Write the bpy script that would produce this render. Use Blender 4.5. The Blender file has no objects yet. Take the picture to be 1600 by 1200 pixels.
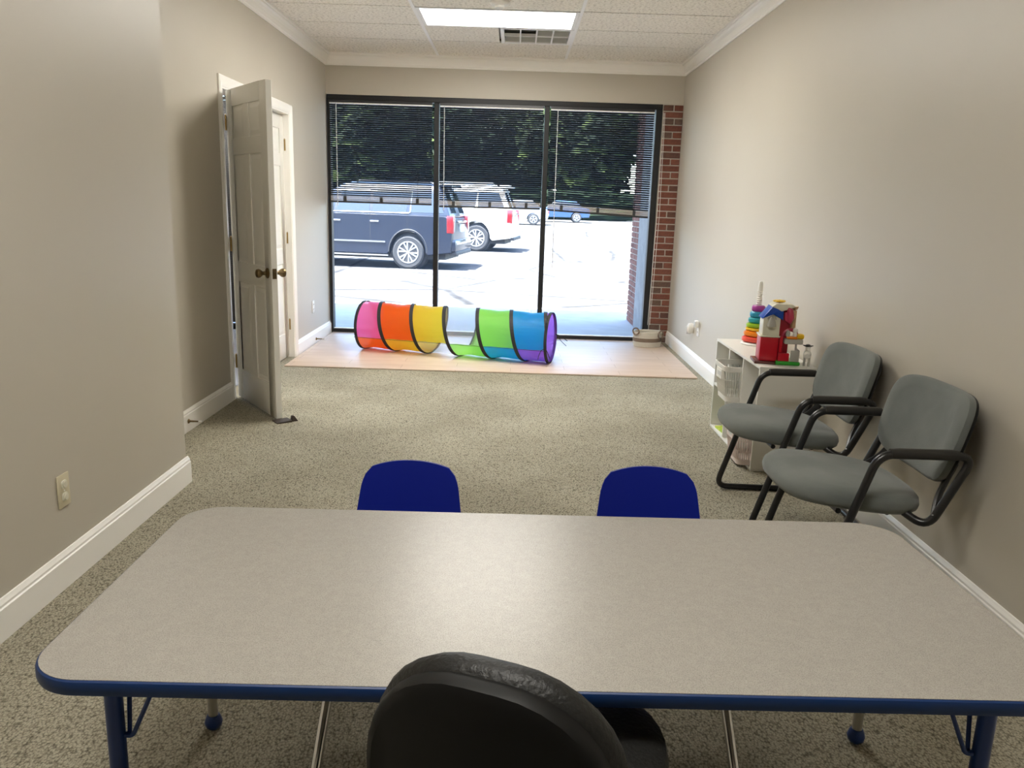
import bpy, bmesh, math, random
from mathutils import Vector, Matrix, Euler
PI = math.pi
R = math.radians
SC = bpy.context.scene
COL = SC.collection
random.seed(7)

# ------------------------------------------------------------------ camera
F_PX, YAW, PITCH, ROLL, CAM_H = 1258.7, 0.0026, 0.2182, 0.0311, 1.3386
cd = bpy.data.cameras.new('camera'); cam = bpy.data.objects.new('camera', cd); COL.objects.link(cam)
fw = Vector((math.sin(YAW)*math.cos(PITCH), math.cos(YAW)*math.cos(PITCH), -math.sin(PITCH)))
rt0 = Vector((math.cos(YAW), -math.sin(YAW), 0)); up0 = rt0.cross(fw)
rt = rt0*math.cos(ROLL)+up0*math.sin(ROLL); up = -rt0*math.sin(ROLL)+up0*math.cos(ROLL)
M = Matrix((rt, up, -fw)).transposed().to_4x4(); M.translation = (0, 0, CAM_H)
cam.matrix_world = M
cd.sensor_width = 36; cd.lens = F_PX*36/1600; cd.clip_start = 0.05; cd.clip_end = 400
SC.camera = cam

# ------------------------------------------------------------------ sky, sun, exposure
w = bpy.data.worlds.new('world'); SC.world = w; w.use_nodes = True
nt = w.node_tree; nt.nodes.clear()
sky = nt.nodes.new('ShaderNodeTexSky'); sky.sky_type = 'NISHITA'; sky.sun_disc = False
sky.sun_elevation = R(66); sky.sun_rotation = R(220); sky.air_density = 1.0; sky.dust_density = 1.6
bg = nt.nodes.new('ShaderNodeBackground'); bg.inputs['Strength'].default_value = 1.0
wo = nt.nodes.new('ShaderNodeOutputWorld')
nt.links.new(sky.outputs[0], bg.inputs[0]); nt.links.new(bg.outputs[0], wo.inputs[0])
sl = bpy.data.lights.new('sun', 'SUN'); sl.energy = 27.0; sl.angle = R(0.6); sl.color = (1, .965, .91)
so = bpy.data.objects.new('sun', sl); COL.objects.link(so)
so.rotation_euler = Vector((.28, .09, -.95)).to_track_quat('-Z', 'Y').to_euler()
so.location = (-6, 2, 20)
LAMP = 11.2            # radiance of the fluorescent lenses
SC.view_settings.view_transform = 'Standard'; SC.view_settings.look = 'None'
SC.view_settings.exposure = 1.22; SC.view_settings.gamma = 1.0
SC.view_settings.use_curve_mapping = False
SC.cycles.max_bounces = 10; SC.cycles.diffuse_bounces = 6; SC.cycles.glossy_bounces = 4
SC.cycles.transparent_max_bounces = 24; SC.cycles.transmission_bounces = 6
SC.cycles.sample_clamp_indirect = 6.0
SC.cycles.use_denoising = True
SC.cycles.caustics_reflective = False; SC.cycles.caustics_refractive = False

# ------------------------------------------------------------------ materials
MATS = {}
def mat(name, col, rough=.6, metal=0., spec=.5, bump=None, noise=None, emit=None, coat=0, sheen=0):
    """principled; noise=(scale, colour2, amount-low, amount-high); bump=(scale,strength,dist)"""
    m = bpy.data.materials.new(name); m.use_nodes = True; MATS[name] = m
    t = m.node_tree; b = t.nodes['Principled BSDF']
    b.inputs['Base Color'].default_value = (*col, 1); b.inputs['Roughness'].default_value = rough
    b.inputs['Metallic'].default_value = metal; b.inputs['Specular IOR Level'].default_value = spec
    if coat: b.inputs['Coat Weight'].default_value = coat; b.inputs['Coat Roughness'].default_value = .05
    if sheen: b.inputs['Sheen Weight'].default_value = sheen
    tc = t.nodes.new('ShaderNodeTexCoord')
    if noise:
        n = t.nodes.new('ShaderNodeTexNoise'); n.inputs['Scale'].default_value = noise[0]; n.inputs['Detail'].default_value = 4
        r = t.nodes.new('ShaderNodeValToRGB'); r.color_ramp.elements[0].position = noise[2]; r.color_ramp.elements[1].position = noise[3]
        r.color_ramp.elements[0].color = (*col, 1); r.color_ramp.elements[1].color = (*noise[1], 1)
        t.links.new(tc.outputs['Object'], n.inputs['Vector']); t.links.new(n.outputs['Fac'], r.inputs[0]); t.links.new(r.outputs[0], b.inputs['Base Color'])
    if bump:
        n2 = t.nodes.new('ShaderNodeTexNoise'); n2.inputs['Scale'].default_value = bump[0]; n2.inputs['Detail'].default_value = 3
        bp = t.nodes.new('ShaderNodeBump'); bp.inputs['Strength'].default_value = bump[1]; bp.inputs['Distance'].default_value = bump[2]
        t.links.new(tc.outputs['Object'], n2.inputs['Vector']); t.links.new(n2.outputs['Fac'], bp.inputs['Height']); t.links.new(bp.outputs[0], b.inputs['Normal'])
    if emit:
        b.inputs['Emission Color'].default_value = (*emit[0], 1); b.inputs['Emission Strength'].default_value = emit[1]
    return m

WALLC = (.525, .485, .415)
mat('wall_paint', WALLC, .42, spec=.45, bump=(260, .06, .002), noise=(1.2, (.51, .47, .40), .4, .7))
mat('trim_paint', (.90, .88, .84), .32, spec=.5)
mat('door_paint', (.80, .79, .745), .35, spec=.5, bump=(90, .05, .001))
mat('runner', (.92, .92, .93), .5)
mat('brass', (.42, .28, .10), .3, 1.)
mat('antique_brass', (.20, .145, .075), .32, 1.)
mat('black_frame', (.012, .012, .013), .45, spec=.4)
mat('black_slat', (.016, .016, .02), .32, spec=.6)
mat('lit_slat', (.42, .36, .29), .5, spec=.6)  # stacked slats: light reflected off the sunlit ground, painted in as beige
mat('bottom_rail', (.03, .028, .028), .4)
mat('light_metal', (.88, .88, .87), .4)
mat('wand_plastic', (.62, .64, .66), .2)
mat('cord_white', (.75, .74, .71), .7)
mat('cord_black', (.02, .02, .022), .7)
mat('plate_white', (.80, .79, .76), .4)
mat('plate_cream', (.62, .56, .40), .4)
mat('plug_clear', (.66, .63, .52), .3)
mat('dark_slot', (.03, .03, .03), .6)
mat('rubber_brown', (.045, .032, .026), .7)
mat('blue_plastic', (.004, .012, .20), .42, spec=.18, bump=(500, .05, .001))
mat('chrome', (.72, .72, .72), .12, 1.)
mat('steel', (.50, .49, .47), .3, 1.)
mat('blue_metal', (.004, .030, .16), .35, spec=.5)
mat('blue_edge', (.003, .028, .12), .45, spec=.4)
mat('black_tube', (.010, .010, .011), .28, spec=.5)
mat('arm_pad', (.014, .013, .012), .5)
mat('chair_fabric', (.12, .134, .128), .85, spec=.2, bump=(420, .35, .002), noise=(6, (.155, .168, .159), .38, .62), sheen=.25)
mat('black_vinyl', (.008, .008, .0075), .48, spec=.35, bump=(130, .5, .004))
mat('black_shell', (.004, .004, .004), .5, spec=.25)
mat('shelf_white', (.74, .73, .69), .4)
mat('basket_white', (.72, .71, .67), .5)
mat('basket_pink', (.70, .60, .56), .5)
mat('rope_white', (.60, .56, .48), .9, bump=(120, .6, .004))
mat('rope_brown', (.20, .145, .105), .9, bump=(120, .6, .004))
for n, c in dict(toy_red=(.50, .006, .02), toy_darkred=(.28, .008, .02), toy_blue=(.012, .07, .42), toy_cream=(.72, .70, .58), toy_yellow=(.80, .50, .01),
                 toy_green=(.03, .32, .03), toy_brown=(.11, .035, .03), toy_tan=(.58, .40, .24), toy_grey=(.42, .41, .38), toy_white=(.78, .77, .74), toy_black=(.02, .02, .02),
                 toy_teal=(.02, .32, .38), toy_cyan=(.02, .27, .45), toy_purple=(.33, .03, .28), toy_lime=(.30, .50, .02), toy_orange=(.85, .24, .01), toy_coral=(.75, .09, .06),
                 toy_rose=(.42, .03, .08)).items():
    mat(n, c, .3, spec=.5)
mat('book_green', (.35, .52, .05), .5, noise=(30, (.60, .62, .08), .45, .6)); mat('book_red', (.60, .16, .08), .5)
mat('plant_green', (.02, .10, .04), .6)
mat('mortar', (.42, .38, .33), .9, bump=(200, .5, .003))
for i, c in enumerate([(.185, .07, .048), (.155, .058, .042), (.20, .08, .056), (.13, .065, .05), (.14, .088, .068)]):
    mat('brick_%d' % i, c, .85, spec=.2, noise=(45, (c[0]*.7, c[1]*.75, c[2]*.8), .45, .75), bump=(110, .5, .003))
mat('concrete', (.40, .40, .40), .85, noise=(5, (.35, .35, .35), .4, .7), bump=(60, .2, .004))
mat('grey_panel', (.12, .125, .14), .6, noise=(9, (.17, .175, .19), .4, .7))
mat('soffit', (.45, .43, .40), .8)
mat('bark', (.09, .065, .045), .9, bump=(14, .8, .03))
mat('car_dark', (.008, .012, .024), .3, coat=.35)
mat('car_white', (.80, .80, .79), .3, coat=.6)
mat('car_silver', (.40, .42, .44), .25, .5, coat=.6)
mat('car_blue', (.03, .07, .17), .25, .3, coat=.8)
mat('car_glass', (.012, .018, .026), .05, spec=.8)
mat('car_trim', (.02, .02, .022), .6)
mat('tyre', (.03, .03, .032), .8)
mat('alloy', (.62, .63, .64), .3, .8)
mat('lamp_red', (.26, .008, .012), .2, spec=.7)
mat('lamp_clear', (.30, .30, .32), .15)
mat('grey_room_floor', (.30, .32, .38), .8, noise=(60, (.24, .26, .31), .4, .6))
mat('vent_grey', (.55, .55, .53), .6)
mat('vent_plate', (.66, .66, .63), .6)
mat('vent_dark', (.06, .058, .05), .8)

def nodes(name):
    m = bpy.data.materials.new(name); m.use_nodes = True; MATS[name] = m
    return m, m.node_tree, m.node_tree.nodes['Principled BSDF']

# looped berber carpet
m, t, b = nodes('carpet')
tc = t.nodes.new('ShaderNodeTexCoord')
mp = t.nodes.new('ShaderNodeMapping'); mp.inputs['Scale'].default_value = (1, .72, 1)
vo = t.nodes.new('ShaderNodeTexVoronoi'); vo.inputs['Scale'].default_value = 150; vo.inputs['Randomness'].default_value = .85
no = t.nodes.new('ShaderNodeTexNoise'); no.inputs['Scale'].default_value = 230; no.inputs['Detail'].default_value = 3
n3 = t.nodes.new('ShaderNodeTexNoise'); n3.inputs['Scale'].default_value = 1.6; n3.inputs['Detail'].default_value = 5
r1 = t.nodes.new('ShaderNodeValToRGB'); e = r1.color_ramp.elements
e[0].position = .40; e[0].color = (.43, .40, .31, 1); e[1].position = 1.0; e[1].color = (.10, .088, .064, 1)
r2 = t.nodes.new('ShaderNodeValToRGB'); e = r2.color_ramp.elements
e[0].position = .33; e[0].color = (.52, .52, .52, 1); e[1].position = .52; e[1].color = (1.05, 1.05, 1.05, 1)
r3 = t.nodes.new('ShaderNodeValToRGB'); e = r3.color_ramp.elements
e[0].position = .35; e[0].color = (.80, .79, .77, 1); e[1].position = .62; e[1].color = (1, 1, 1, 1)
m1 = t.nodes.new('ShaderNodeMixRGB'); m1.blend_type = 'MULTIPLY'; m1.inputs[0].default_value = 1
m2 = t.nodes.new('ShaderNodeMixRGB'); m2.blend_type = 'MULTIPLY'; m2.inputs[0].default_value = 1
bp = t.nodes.new('ShaderNodeBump'); bp.inputs['Strength'].default_value = .6; bp.inputs['Distance'].default_value = .004; bp.invert = True
L = t.links.new
L(tc.outputs['Object'], mp.inputs[0]); L(mp.outputs[0], vo.inputs['Vector']); L(mp.outputs[0], no.inputs['Vector']); L(tc.outputs['Object'], n3.inputs['Vector'])
L(vo.outputs['Distance'], r1.inputs[0]); L(no.outputs['Fac'], r2.inputs[0]); L(n3.outputs['Fac'], r3.inputs[0])
L(r1.outputs[0], m1.inputs[1]); L(r2.outputs[0], m1.inputs[2]); L(m1.outputs[0], m2.inputs[1]); L(r3.outputs[0], m2.inputs[2])
L(m2.outputs[0], b.inputs['Base Color']); L(vo.outputs['Distance'], bp.inputs['Height']); L(bp.outputs[0], b.inputs['Normal'])
b.inputs['Roughness'].default_value = .95; b.inputs['Specular IOR Level'].default_value = .15

# speckled laminate
m, t, b = nodes('laminate'); L = t.links.new
tc = t.nodes.new('ShaderNodeTexCoord')
no = t.nodes.new('ShaderNodeTexNoise'); no.inputs['Scale'].default_value = 480; no.inputs['Detail'].default_value = 3
n3 = t.nodes.new('ShaderNodeTexNoise'); n3.inputs['Scale'].default_value = 55; n3.inputs['Detail'].default_value = 4
r1 = t.nodes.new('ShaderNodeValToRGB'); e = r1.color_ramp.elements
e[0].position = .30; e[0].color = (.22, .205, .182, 1); e[1].position = .56; e[1].color = (.355, .333, .30, 1)
r3 = t.nodes.new('ShaderNodeValToRGB'); e = r3.color_ramp.elements
e[0].position = .35; e[0].color = (.95, .95, .95, 1); e[1].position = .65; e[1].color = (1.02, 1.02, 1.02, 1)
m1 = t.nodes.new('ShaderNodeMixRGB'); m1.blend_type = 'MULTIPLY'; m1.inputs[0].default_value = 1
L(tc.outputs['Object'], no.inputs['Vector']); L(tc.outputs['Object'], n3.inputs['Vector']); L(no.outputs['Fac'], r1.inputs[0]); L(n3.outputs['Fac'], r3.inputs[0])
L(r1.outputs[0], m1.inputs[1]); L(r3.outputs[0], m1.inputs[2]); L(m1.outputs[0], b.inputs['Base Color'])
b.inputs['Roughness'].default_value = .31; b.inputs['Specular IOR Level'].default_value = .27

# wood-print play mat
m, t, b = nodes('mat_print'); L = t.links.new
tc = t.nodes.new('ShaderNodeTexCoord'); mp = t.nodes.new('ShaderNodeMapping'); mp.inputs['Scale'].default_value = (1.2, 22, 1)
no = t.nodes.new('ShaderNodeTexNoise'); no.inputs['Scale'].default_value = 3; no.inputs['Detail'].default_value = 4
r1 = t.nodes.new('ShaderNodeValToRGB'); e = r1.color_ramp.elements
e[0].position = .3; e[0].color = (.58, .45, .36, 1); e[1].position = .7; e[1].color = (.70, .58, .48, 1)
br = t.nodes.new('ShaderNodeTexBrick'); br.inputs['Scale'].default_value = 1; br.inputs['Brick Width'].default_value = .9; br.inputs['Row Height'].default_value = .15
br.inputs['Mortar Size'].default_value = .0025; br.inputs['Color1'].default_value = (1, 1, 1, 1); br.inputs['Color2'].default_value = (.93, .92, .91, 1); br.inputs['Mortar'].default_value = (.7, .66, .62, 1)
m1 = t.nodes.new('ShaderNodeMixRGB'); m1.blend_type = 'MULTIPLY'; m1.inputs[0].default_value = 1
L(tc.outputs['Object'], mp.inputs[0]); L(mp.outputs[0], no.inputs['Vector']); L(no.outputs['Fac'], r1.inputs[0]); L(tc.outputs['Object'], br.inputs['Vector'])
L(r1.outputs[0], m1.inputs[1]); L(br.outputs['Color'], m1.inputs[2]); L(m1.outputs[0], b.inputs['Base Color'])
b.inputs['Roughness'].default_value = .42

# fissured ceiling tile
m, t, b = nodes('ceiling_tile'); L = t.links.new
tc = t.nodes.new('ShaderNodeTexCoord')
no = t.nodes.new('ShaderNodeTexNoise'); no.inputs['Scale'].default_value = 48; no.inputs['Detail'].default_value = 5; no.inputs['Roughness'].default_value = .7
r1 = t.nodes.new('ShaderNodeValToRGB'); e = r1.color_ramp.elements
e[0].position = .36; e[0].color = (.58, .55, .50, 1); e[1].position = .50; e[1].color = (.92, .89, .83, 1)
bp = t.nodes.new('ShaderNodeBump'); bp.inputs['Strength'].default_value = .5; bp.inputs['Distance'].default_value = .004
L(tc.outputs['Object'], no.inputs['Vector']); L(no.outputs['Fac'], r1.inputs[0]); L(r1.outputs[0], b.inputs['Base Color']); L(no.outputs['Fac'], bp.inputs['Height']); L(bp.outputs[0], b.inputs['Normal'])
b.inputs['Roughness'].default_value = .95

# asphalt
m, t, b = nodes('asphalt'); L = t.links.new
tc = t.nodes.new('ShaderNodeTexCoord')
no = t.nodes.new('ShaderNodeTexNoise'); no.inputs['Scale'].default_value = .9; no.inputs['Detail'].default_value = 9; no.inputs['Roughness'].default_value = .7
r1 = t.nodes.new('ShaderNodeValToRGB'); e = r1.color_ramp.elements
e[0].position = .30; e[0].color = (.045, .045, .049, 1); e[1].position = .62; e[1].color = (.095, .094, .092, 1)
vo = t.nodes.new('ShaderNodeTexVoronoi'); vo.feature = 'DISTANCE_TO_EDGE'; vo.inputs['Scale'].default_value = .32
n4 = t.nodes.new('ShaderNodeTexNoise'); n4.inputs['Scale'].default_value = .8; n4.inputs['Detail'].default_value = 5
mx = t.nodes.new('ShaderNodeMixRGB'); mx.inputs[0].default_value = .12
r2 = t.nodes.new('ShaderNodeValToRGB'); e = r2.color_ramp.elements
e[0].position = .006; e[0].color = (.45, .45, .46, 1); e[1].position = .020; e[1].color = (1, 1, 1, 1)
m1 = t.nodes.new('ShaderNodeMixRGB'); m1.blend_type = 'MULTIPLY'; m1.inputs[0].default_value = 1
L(tc.outputs['Object'], no.inputs['Vector']); L(tc.outputs['Object'], n4.inputs['Vector']); L(tc.outputs['Object'], mx.inputs[1]); L(n4.outputs['Color'], mx.inputs[2]); L(mx.outputs[0], vo.inputs['Vector'])
L(no.outputs['Fac'], r1.inputs[0]); L(vo.outputs['Distance'], r2.inputs[0]); L(r1.outputs[0], m1.inputs[1]); L(r2.outputs[0], m1.inputs[2]); L(m1.outputs[0], b.inputs['Base Color'])
b.inputs['Roughness'].default_value = 1.0; b.inputs['Specular IOR Level'].default_value = .0

# foliage: canopy shade and sun flecks painted into the leaf colours
for nm, c1, c2 in (('leaf_shade', (.003, .008, .0025), (.010, .022, .006)), ('leaf_sunlit', (.002, .006, .002), (.036, .052, .011))):
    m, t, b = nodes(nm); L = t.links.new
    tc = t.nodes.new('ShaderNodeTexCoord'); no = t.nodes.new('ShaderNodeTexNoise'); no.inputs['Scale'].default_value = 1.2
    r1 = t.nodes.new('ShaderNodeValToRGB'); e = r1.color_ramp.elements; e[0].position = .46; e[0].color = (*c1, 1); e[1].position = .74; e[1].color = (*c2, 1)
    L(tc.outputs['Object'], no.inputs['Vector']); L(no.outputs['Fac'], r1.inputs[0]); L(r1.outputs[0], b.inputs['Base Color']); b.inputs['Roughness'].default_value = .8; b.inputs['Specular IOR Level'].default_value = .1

# window glass: clear, with a pale blue glare veil mixed into its shader
m = bpy.data.materials.new('window_glass'); m.use_nodes = True; MATS['window_glass'] = m; t = m.node_tree; t.nodes.clear(); L = t.links.new
o = t.nodes.new('ShaderNodeOutputMaterial'); tr = t.nodes.new('ShaderNodeBsdfTransparent'); tr.inputs[0].default_value = (.93, .96, .97, 1)
gl = t.nodes.new('ShaderNodeBsdfGlossy'); gl.inputs['Roughness'].default_value = .02
df = t.nodes.new('ShaderNodeBsdfTranslucent'); df.inputs[0].default_value = (.72, .82, 1, 1)
fr = t.nodes.new('ShaderNodeFresnel'); fr.inputs[0].default_value = 1.2
x1 = t.nodes.new('ShaderNodeMixShader'); x1.inputs[0].default_value = .014; x2 = t.nodes.new('ShaderNodeMixShader')
L(tr.outputs[0], x1.inputs[1]); L(df.outputs[0], x1.inputs[2]); L(fr.outputs[0], x2.inputs[0]); L(x1.outputs[0], x2.inputs[1]); L(gl.outputs[0], x2.inputs[2]); L(x2.outputs[0], o.inputs[0])

# nylon of the play tunnel
def nylon(name, c, see=0.08, trans=.68):
    m = bpy.data.materials.new(name); m.use_nodes = True; MATS[name] = m; t = m.node_tree; t.nodes.clear(); L = t.links.new
    o = t.nodes.new('ShaderNodeOutputMaterial'); d = t.nodes.new('ShaderNodeBsdfPrincipled'); d.inputs['Base Color'].default_value = (*c, 1); d.inputs['Roughness'].default_value = .45
    s = t.nodes.new('ShaderNodeBsdfTranslucent'); s.inputs[0].default_value = (*c, 1)
    tr = t.nodes.new('ShaderNodeBsdfTransparent'); tr.inputs[0].default_value = tuple(.5+.5*v for v in c)+(1,)
    a = t.nodes.new('ShaderNodeMixShader'); a.inputs[0].default_value = trans; bx = t.nodes.new('ShaderNodeMixShader'); bx.inputs[0].default_value = see
    tc = t.nodes.new('ShaderNodeTexCoord'); mp = t.nodes.new('ShaderNodeMapping'); mp.inputs['Rotation'].default_value = (0, R(25), 0); mp.inputs['Scale'].default_value = (4, 4, 26)
    n = t.nodes.new('ShaderNodeTexNoise'); n.inputs['Scale'].default_value = 1.4; n.inputs['Detail'].default_value = 2
    bu = t.nodes.new('ShaderNodeBump'); bu.inputs['Strength'].default_value = .5; bu.inputs['Distance'].default_value = .012
    L(tc.outputs['Object'], mp.inputs[0]); L(mp.outputs[0], n.inputs['Vector']); L(n.outputs['Fac'], bu.inputs['Height']); L(bu.outputs[0], d.inputs['Normal'])
    L(d.outputs[0], a.inputs[1]); L(s.outputs[0], a.inputs[2]); L(a.outputs[0], bx.inputs[1]); L(tr.outputs[0], bx.inputs[2]); L(bx.outputs[0], o.inputs[0])
nylon('nylon_pink', (.95, .20, .56)); nylon('nylon_orange', (1.0, .19, .02)); nylon('nylon_yellow', (.90, .72, .07)); nylon('nylon_clear', (.85, .85, .88), .8, .6)
nylon('nylon_green', (.40, .88, .17)); nylon('nylon_blue', (.03, .42, .86)); nylon('nylon_purple', (.48, .17, .86))

# fluorescent lens
m, t, b = nodes('lamp_lens')
b.inputs['Base Color'].default_value = (.9, .9, .86, 1); b.inputs['Emission Color'].default_value = (1, .96, .88, 1); b.inputs['Emission Strength'].default_value = LAMP

# ------------------------------------------------------------------ mesh helpers
class MB:
    def __init__(s): s.v = []; s.f = []
    def add(s, vs, fs):
        o = len(s.v); s.v += [tuple(x) for x in vs]; s.f += [tuple(i+o for i in f) for f in fs]; return s
    def box(s, lo, hi, rot=None, piv=None):
        (a, b, c), (d, e, f) = lo, hi
        vs = [Vector(p) for p in ((a, b, c), (d, b, c), (d, e, c), (a, e, c), (a, b, f), (d, b, f), (d, e, f), (a, e, f))]
        if rot is not None:
            q = Euler(rot).to_matrix(); p0 = Vector(piv) if piv is not None else sum(vs, Vector())/8
            vs = [q @ (p-p0)+p0 for p in vs]
        return s.add(vs, [(0, 3, 2, 1), (4, 5, 6, 7), (0, 1, 5, 4), (1, 2, 6, 5), (2, 3, 7, 6), (3, 0, 4, 7)])
    def tube(s, pts, r, n=10, closed=False, cap=True, flat=1.0):
        pts = [Vector(p) for p in pts]; k = len(pts); rs = r if isinstance(r, (list, tuple)) else [r]*k
        rings = []; prev = None
        for i, p in enumerate(pts):
            if closed: d = pts[(i+1) % k]-pts[i-1]
            else: d = pts[min(i+1, k-1)]-pts[max(i-1, 0)]
            d.normalize()
            if prev is None:
                a = Vector((0, 0, 1)) if abs(d.z) < .9 else Vector((1, 0, 0))
                u = d.cross(a).normalized()
            else:
                u = (prev-d*prev.dot(d)).normalized()
            prev = u; v = d.cross(u)
            rings.append([p+(u*math.cos(2*PI*j/n)+v*math.sin(2*PI*j/n)*flat)*rs[i] for j in range(n)])
        vs = [q for ring in rings for q in ring]; fs = []
        for i in range(k if closed else k-1):
            a, b = i*n, ((i+1) % k)*n
            fs += [(a+j, a+(j+1) % n, b+(j+1) % n, b+j) for j in range(n)]
        if cap and not closed: fs += [tuple(range(n))[::-1], tuple((k-1)*n+j for j in range(n))]
        return s.add(vs, fs)
    def lathe(s, prof, c=(0, 0, 0), n=20, axis='z', sx=1., sy=1.):
        """prof: (r,h) list"""
        c = Vector(c); vs = []; fs = []
        for r, h in prof:
            for j in range(n):
                a = 2*PI*j/n; x, y = r*math.cos(a)*sx, r*math.sin(a)*sy
                p = {'z': Vector((x, y, h)), 'x': Vector((h, x, y)), 'y': Vector((x, h, y))}[axis]
                vs.append(c+p)
        k = len(prof)
        for i in range(k-1):
            for j in range(n): fs.append((i*n+j, i*n+(j+1) % n, (i+1)*n+(j+1) % n, (i+1)*n+j))
        if prof[0][0] > 1e-6: fs.append(tuple(range(n))[::-1])
        if prof[-1][0] > 1e-6: fs.append(tuple((k-1)*n+j for j in range(n)))
        return s.add(vs, fs)
    def loft(s, rings, cap=True, closed=True):
        n = len(rings[0]); vs = [q for r in rings for q in r]; fs = []
        for i in range(len(rings)-1):
            for j in range(n if closed else n-1): fs.append((i*n+j, i*n+(j+1) % n, (i+1)*n+(j+1) % n, (i+1)*n+j))
        if cap and closed: fs += [tuple(range(n))[::-1], tuple((len(rings)-1)*n+j for j in range(n))]
        return s.add(vs, fs)
    def mesh(s, name, bevel=0, seg=2):
        me = bpy.data.meshes.new(name); bm = bmesh.new()
        vv = [bm.verts.new(p) for p in s.v]
        for f in s.f:
            try: bm.faces.new([vv[i] for i in f])
            except ValueError: pass
        bmesh.ops.remove_doubles(bm, verts=bm.verts, dist=1e-6)
        bmesh.ops.recalc_face_normals(bm, faces=bm.faces)
        if bevel:
            ed = [e for e in bm.edges if e.is_manifold and e.calc_face_angle(0) > .5]
            bmesh.ops.bevel(bm, geom=ed, offset=bevel, segments=seg, profile=.5, affect='EDGES', clamp_overlap=True)
        bm.to_mesh(me); bm.free(); return me
    def build(s, name, m, parent=None, smooth=False, bevel=0, seg=2, loc=None, label=None, kind=None):
        me = s.mesh(name, bevel, seg); me.materials.append(MATS[m])
        if smooth or bevel:
            for p in me.polygons: p.use_smooth = True
            try: me.set_sharp_from_angle(angle=R(38))
            except Exception: pass
        return link(name, me, parent, loc, label, kind)

def link(name, me, parent=None, loc=None, label=None, kind=None):
    o = bpy.data.objects.new(name, me); COL.objects.link(o)
    if parent is not None: o.parent = parent
    if loc is not None: o.location = loc
    if label: o['label'] = label
    if kind: o['kind'] = kind
    return o
def tag(o, label, cat, group=None, kind=None):
    o['label'] = label; o['category'] = cat
    if group: o['group'] = group
    if kind: o['kind'] = kind
    return o
def thing(name, label, cat, loc=(0, 0, 0), rz=0, group=None, kind=None):
    o = bpy.data.objects.new(name, None); COL.objects.link(o); o.empty_display_size = .1
    o.location = loc; o.rotation_euler = (0, 0, rz); return tag(o, label, cat, group, kind)
def dup(root, loc, rz, label, group=None):
    def cp(o, par):
        c = o.copy(); COL.objects.link(c); c.parent = par
        for ch in list(o.children): cp(ch, c)
        return c
    kids = list(root.children); r = root.copy(); COL.objects.link(r); r.location = loc; r.rotation_euler = (0, 0, rz); r['label'] = label
    if group: r['group'] = group
    for k in kids: cp(k, r)
    return r
def struct(name, mb, m, label, cat, **k):
    o = mb.build(name, m, **k); return tag(o, label, cat, kind='structure')
def arc(c, r, a0, a1, n, plane='xz'):
    out = []
    for i in range(n+1):
        a = a0+(a1-a0)*i/n; u, v = r*math.cos(a), r*math.sin(a)
        out.append(Vector(c)+{'xz': Vector((u, 0, v)), 'xy': Vector((u, v, 0)), 'yz': Vector((0, u, v))}[plane])
    return out
def fillet(pts, r, n=5):
    """round the corners of a polyline"""
    pts = [Vector(p) for p in pts]; out = [pts[0]]
    for i in range(1, len(pts)-1):
        a, b, c = pts[i-1], pts[i], pts[i+1]; d1 = (a-b); d2 = (c-b)
        rr = min(r, d1.length*.49, d2.length*.49); p = b+d1.normalized()*rr; q = b+d2.normalized()*rr
        for k in range(n+1):
            tt = k/n; out.append((1-tt)**2*p+2*tt*(1-tt)*b+tt*tt*q)
    out.append(pts[-1]); return out
def rrect(w, h, r, n=6):
    """rounded rectangle outline centred at 0"""
    out = []
    for cx, cy, a0 in ((w/2-r, h/2-r, 0), (-w/2+r, h/2-r, PI/2), (-w/2+r, -h/2+r, PI), (w/2-r, -h/2+r, 1.5*PI)):
        for k in range(n+1):
            a = a0+PI/2*k/n; out.append((cx+r*math.cos(a), cy+r*math.sin(a)))
    return out

# ------------------------------------------------------------------ room dimensions
XL, XR, XN, YF, YN, ZC, YB = -1.8706, 1.6045, -1.5265, 8.2218, 3.652, 2.7145, -2.6
T = .11
D1a, D1b, D2a, D2b, DH = 5.335, 6.055, 6.165, 6.868, 2.015
# floor / shell
struct('floor', MB().box((-4.2, YB, -.06), (XR+T, YF+.10, 0)), 'carpet', 'beige looped carpet with dark flecks covering the whole room', 'carpet')
wl = MB()
for y0, y1, z0, z1 in ((YN, D1a, 0, ZC), (D1a, D1b, DH, ZC), (D1b, D2a, 0, ZC), (D2a, D2b, DH, ZC), (D2b, YF+.1, 0, ZC)):
    wl.box((XL-T, y0, z0), (XL, y1, z1))
struct('wall_left', wl, 'wall_paint', 'greige painted wall with the two white doors', 'wall')
struct('wall_left_near', MB().box((XN-T-.35, YB, 0), (XN, YN, ZC)), 'wall_paint', 'greige wall jutting out nearest the camera, beside the table', 'wall')
struct('wall_right', MB().box((XR, YB, 0), (XR+T, YF+.35, ZC)), 'wall_paint', 'long greige wall behind the grey chairs and cube shelf', 'wall')
struct('wall_far', MB().box((XL-T, YF, 2.338), (XR, YF+.22, ZC)), 'wall_paint', 'greige wall band above the black storefront window', 'wall')
struct('wall_back', MB().box((XN-T, YB-T, 0), (XR+T, YB, ZC)), 'wall_paint', 'greige wall behind the camera', 'wall')

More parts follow.
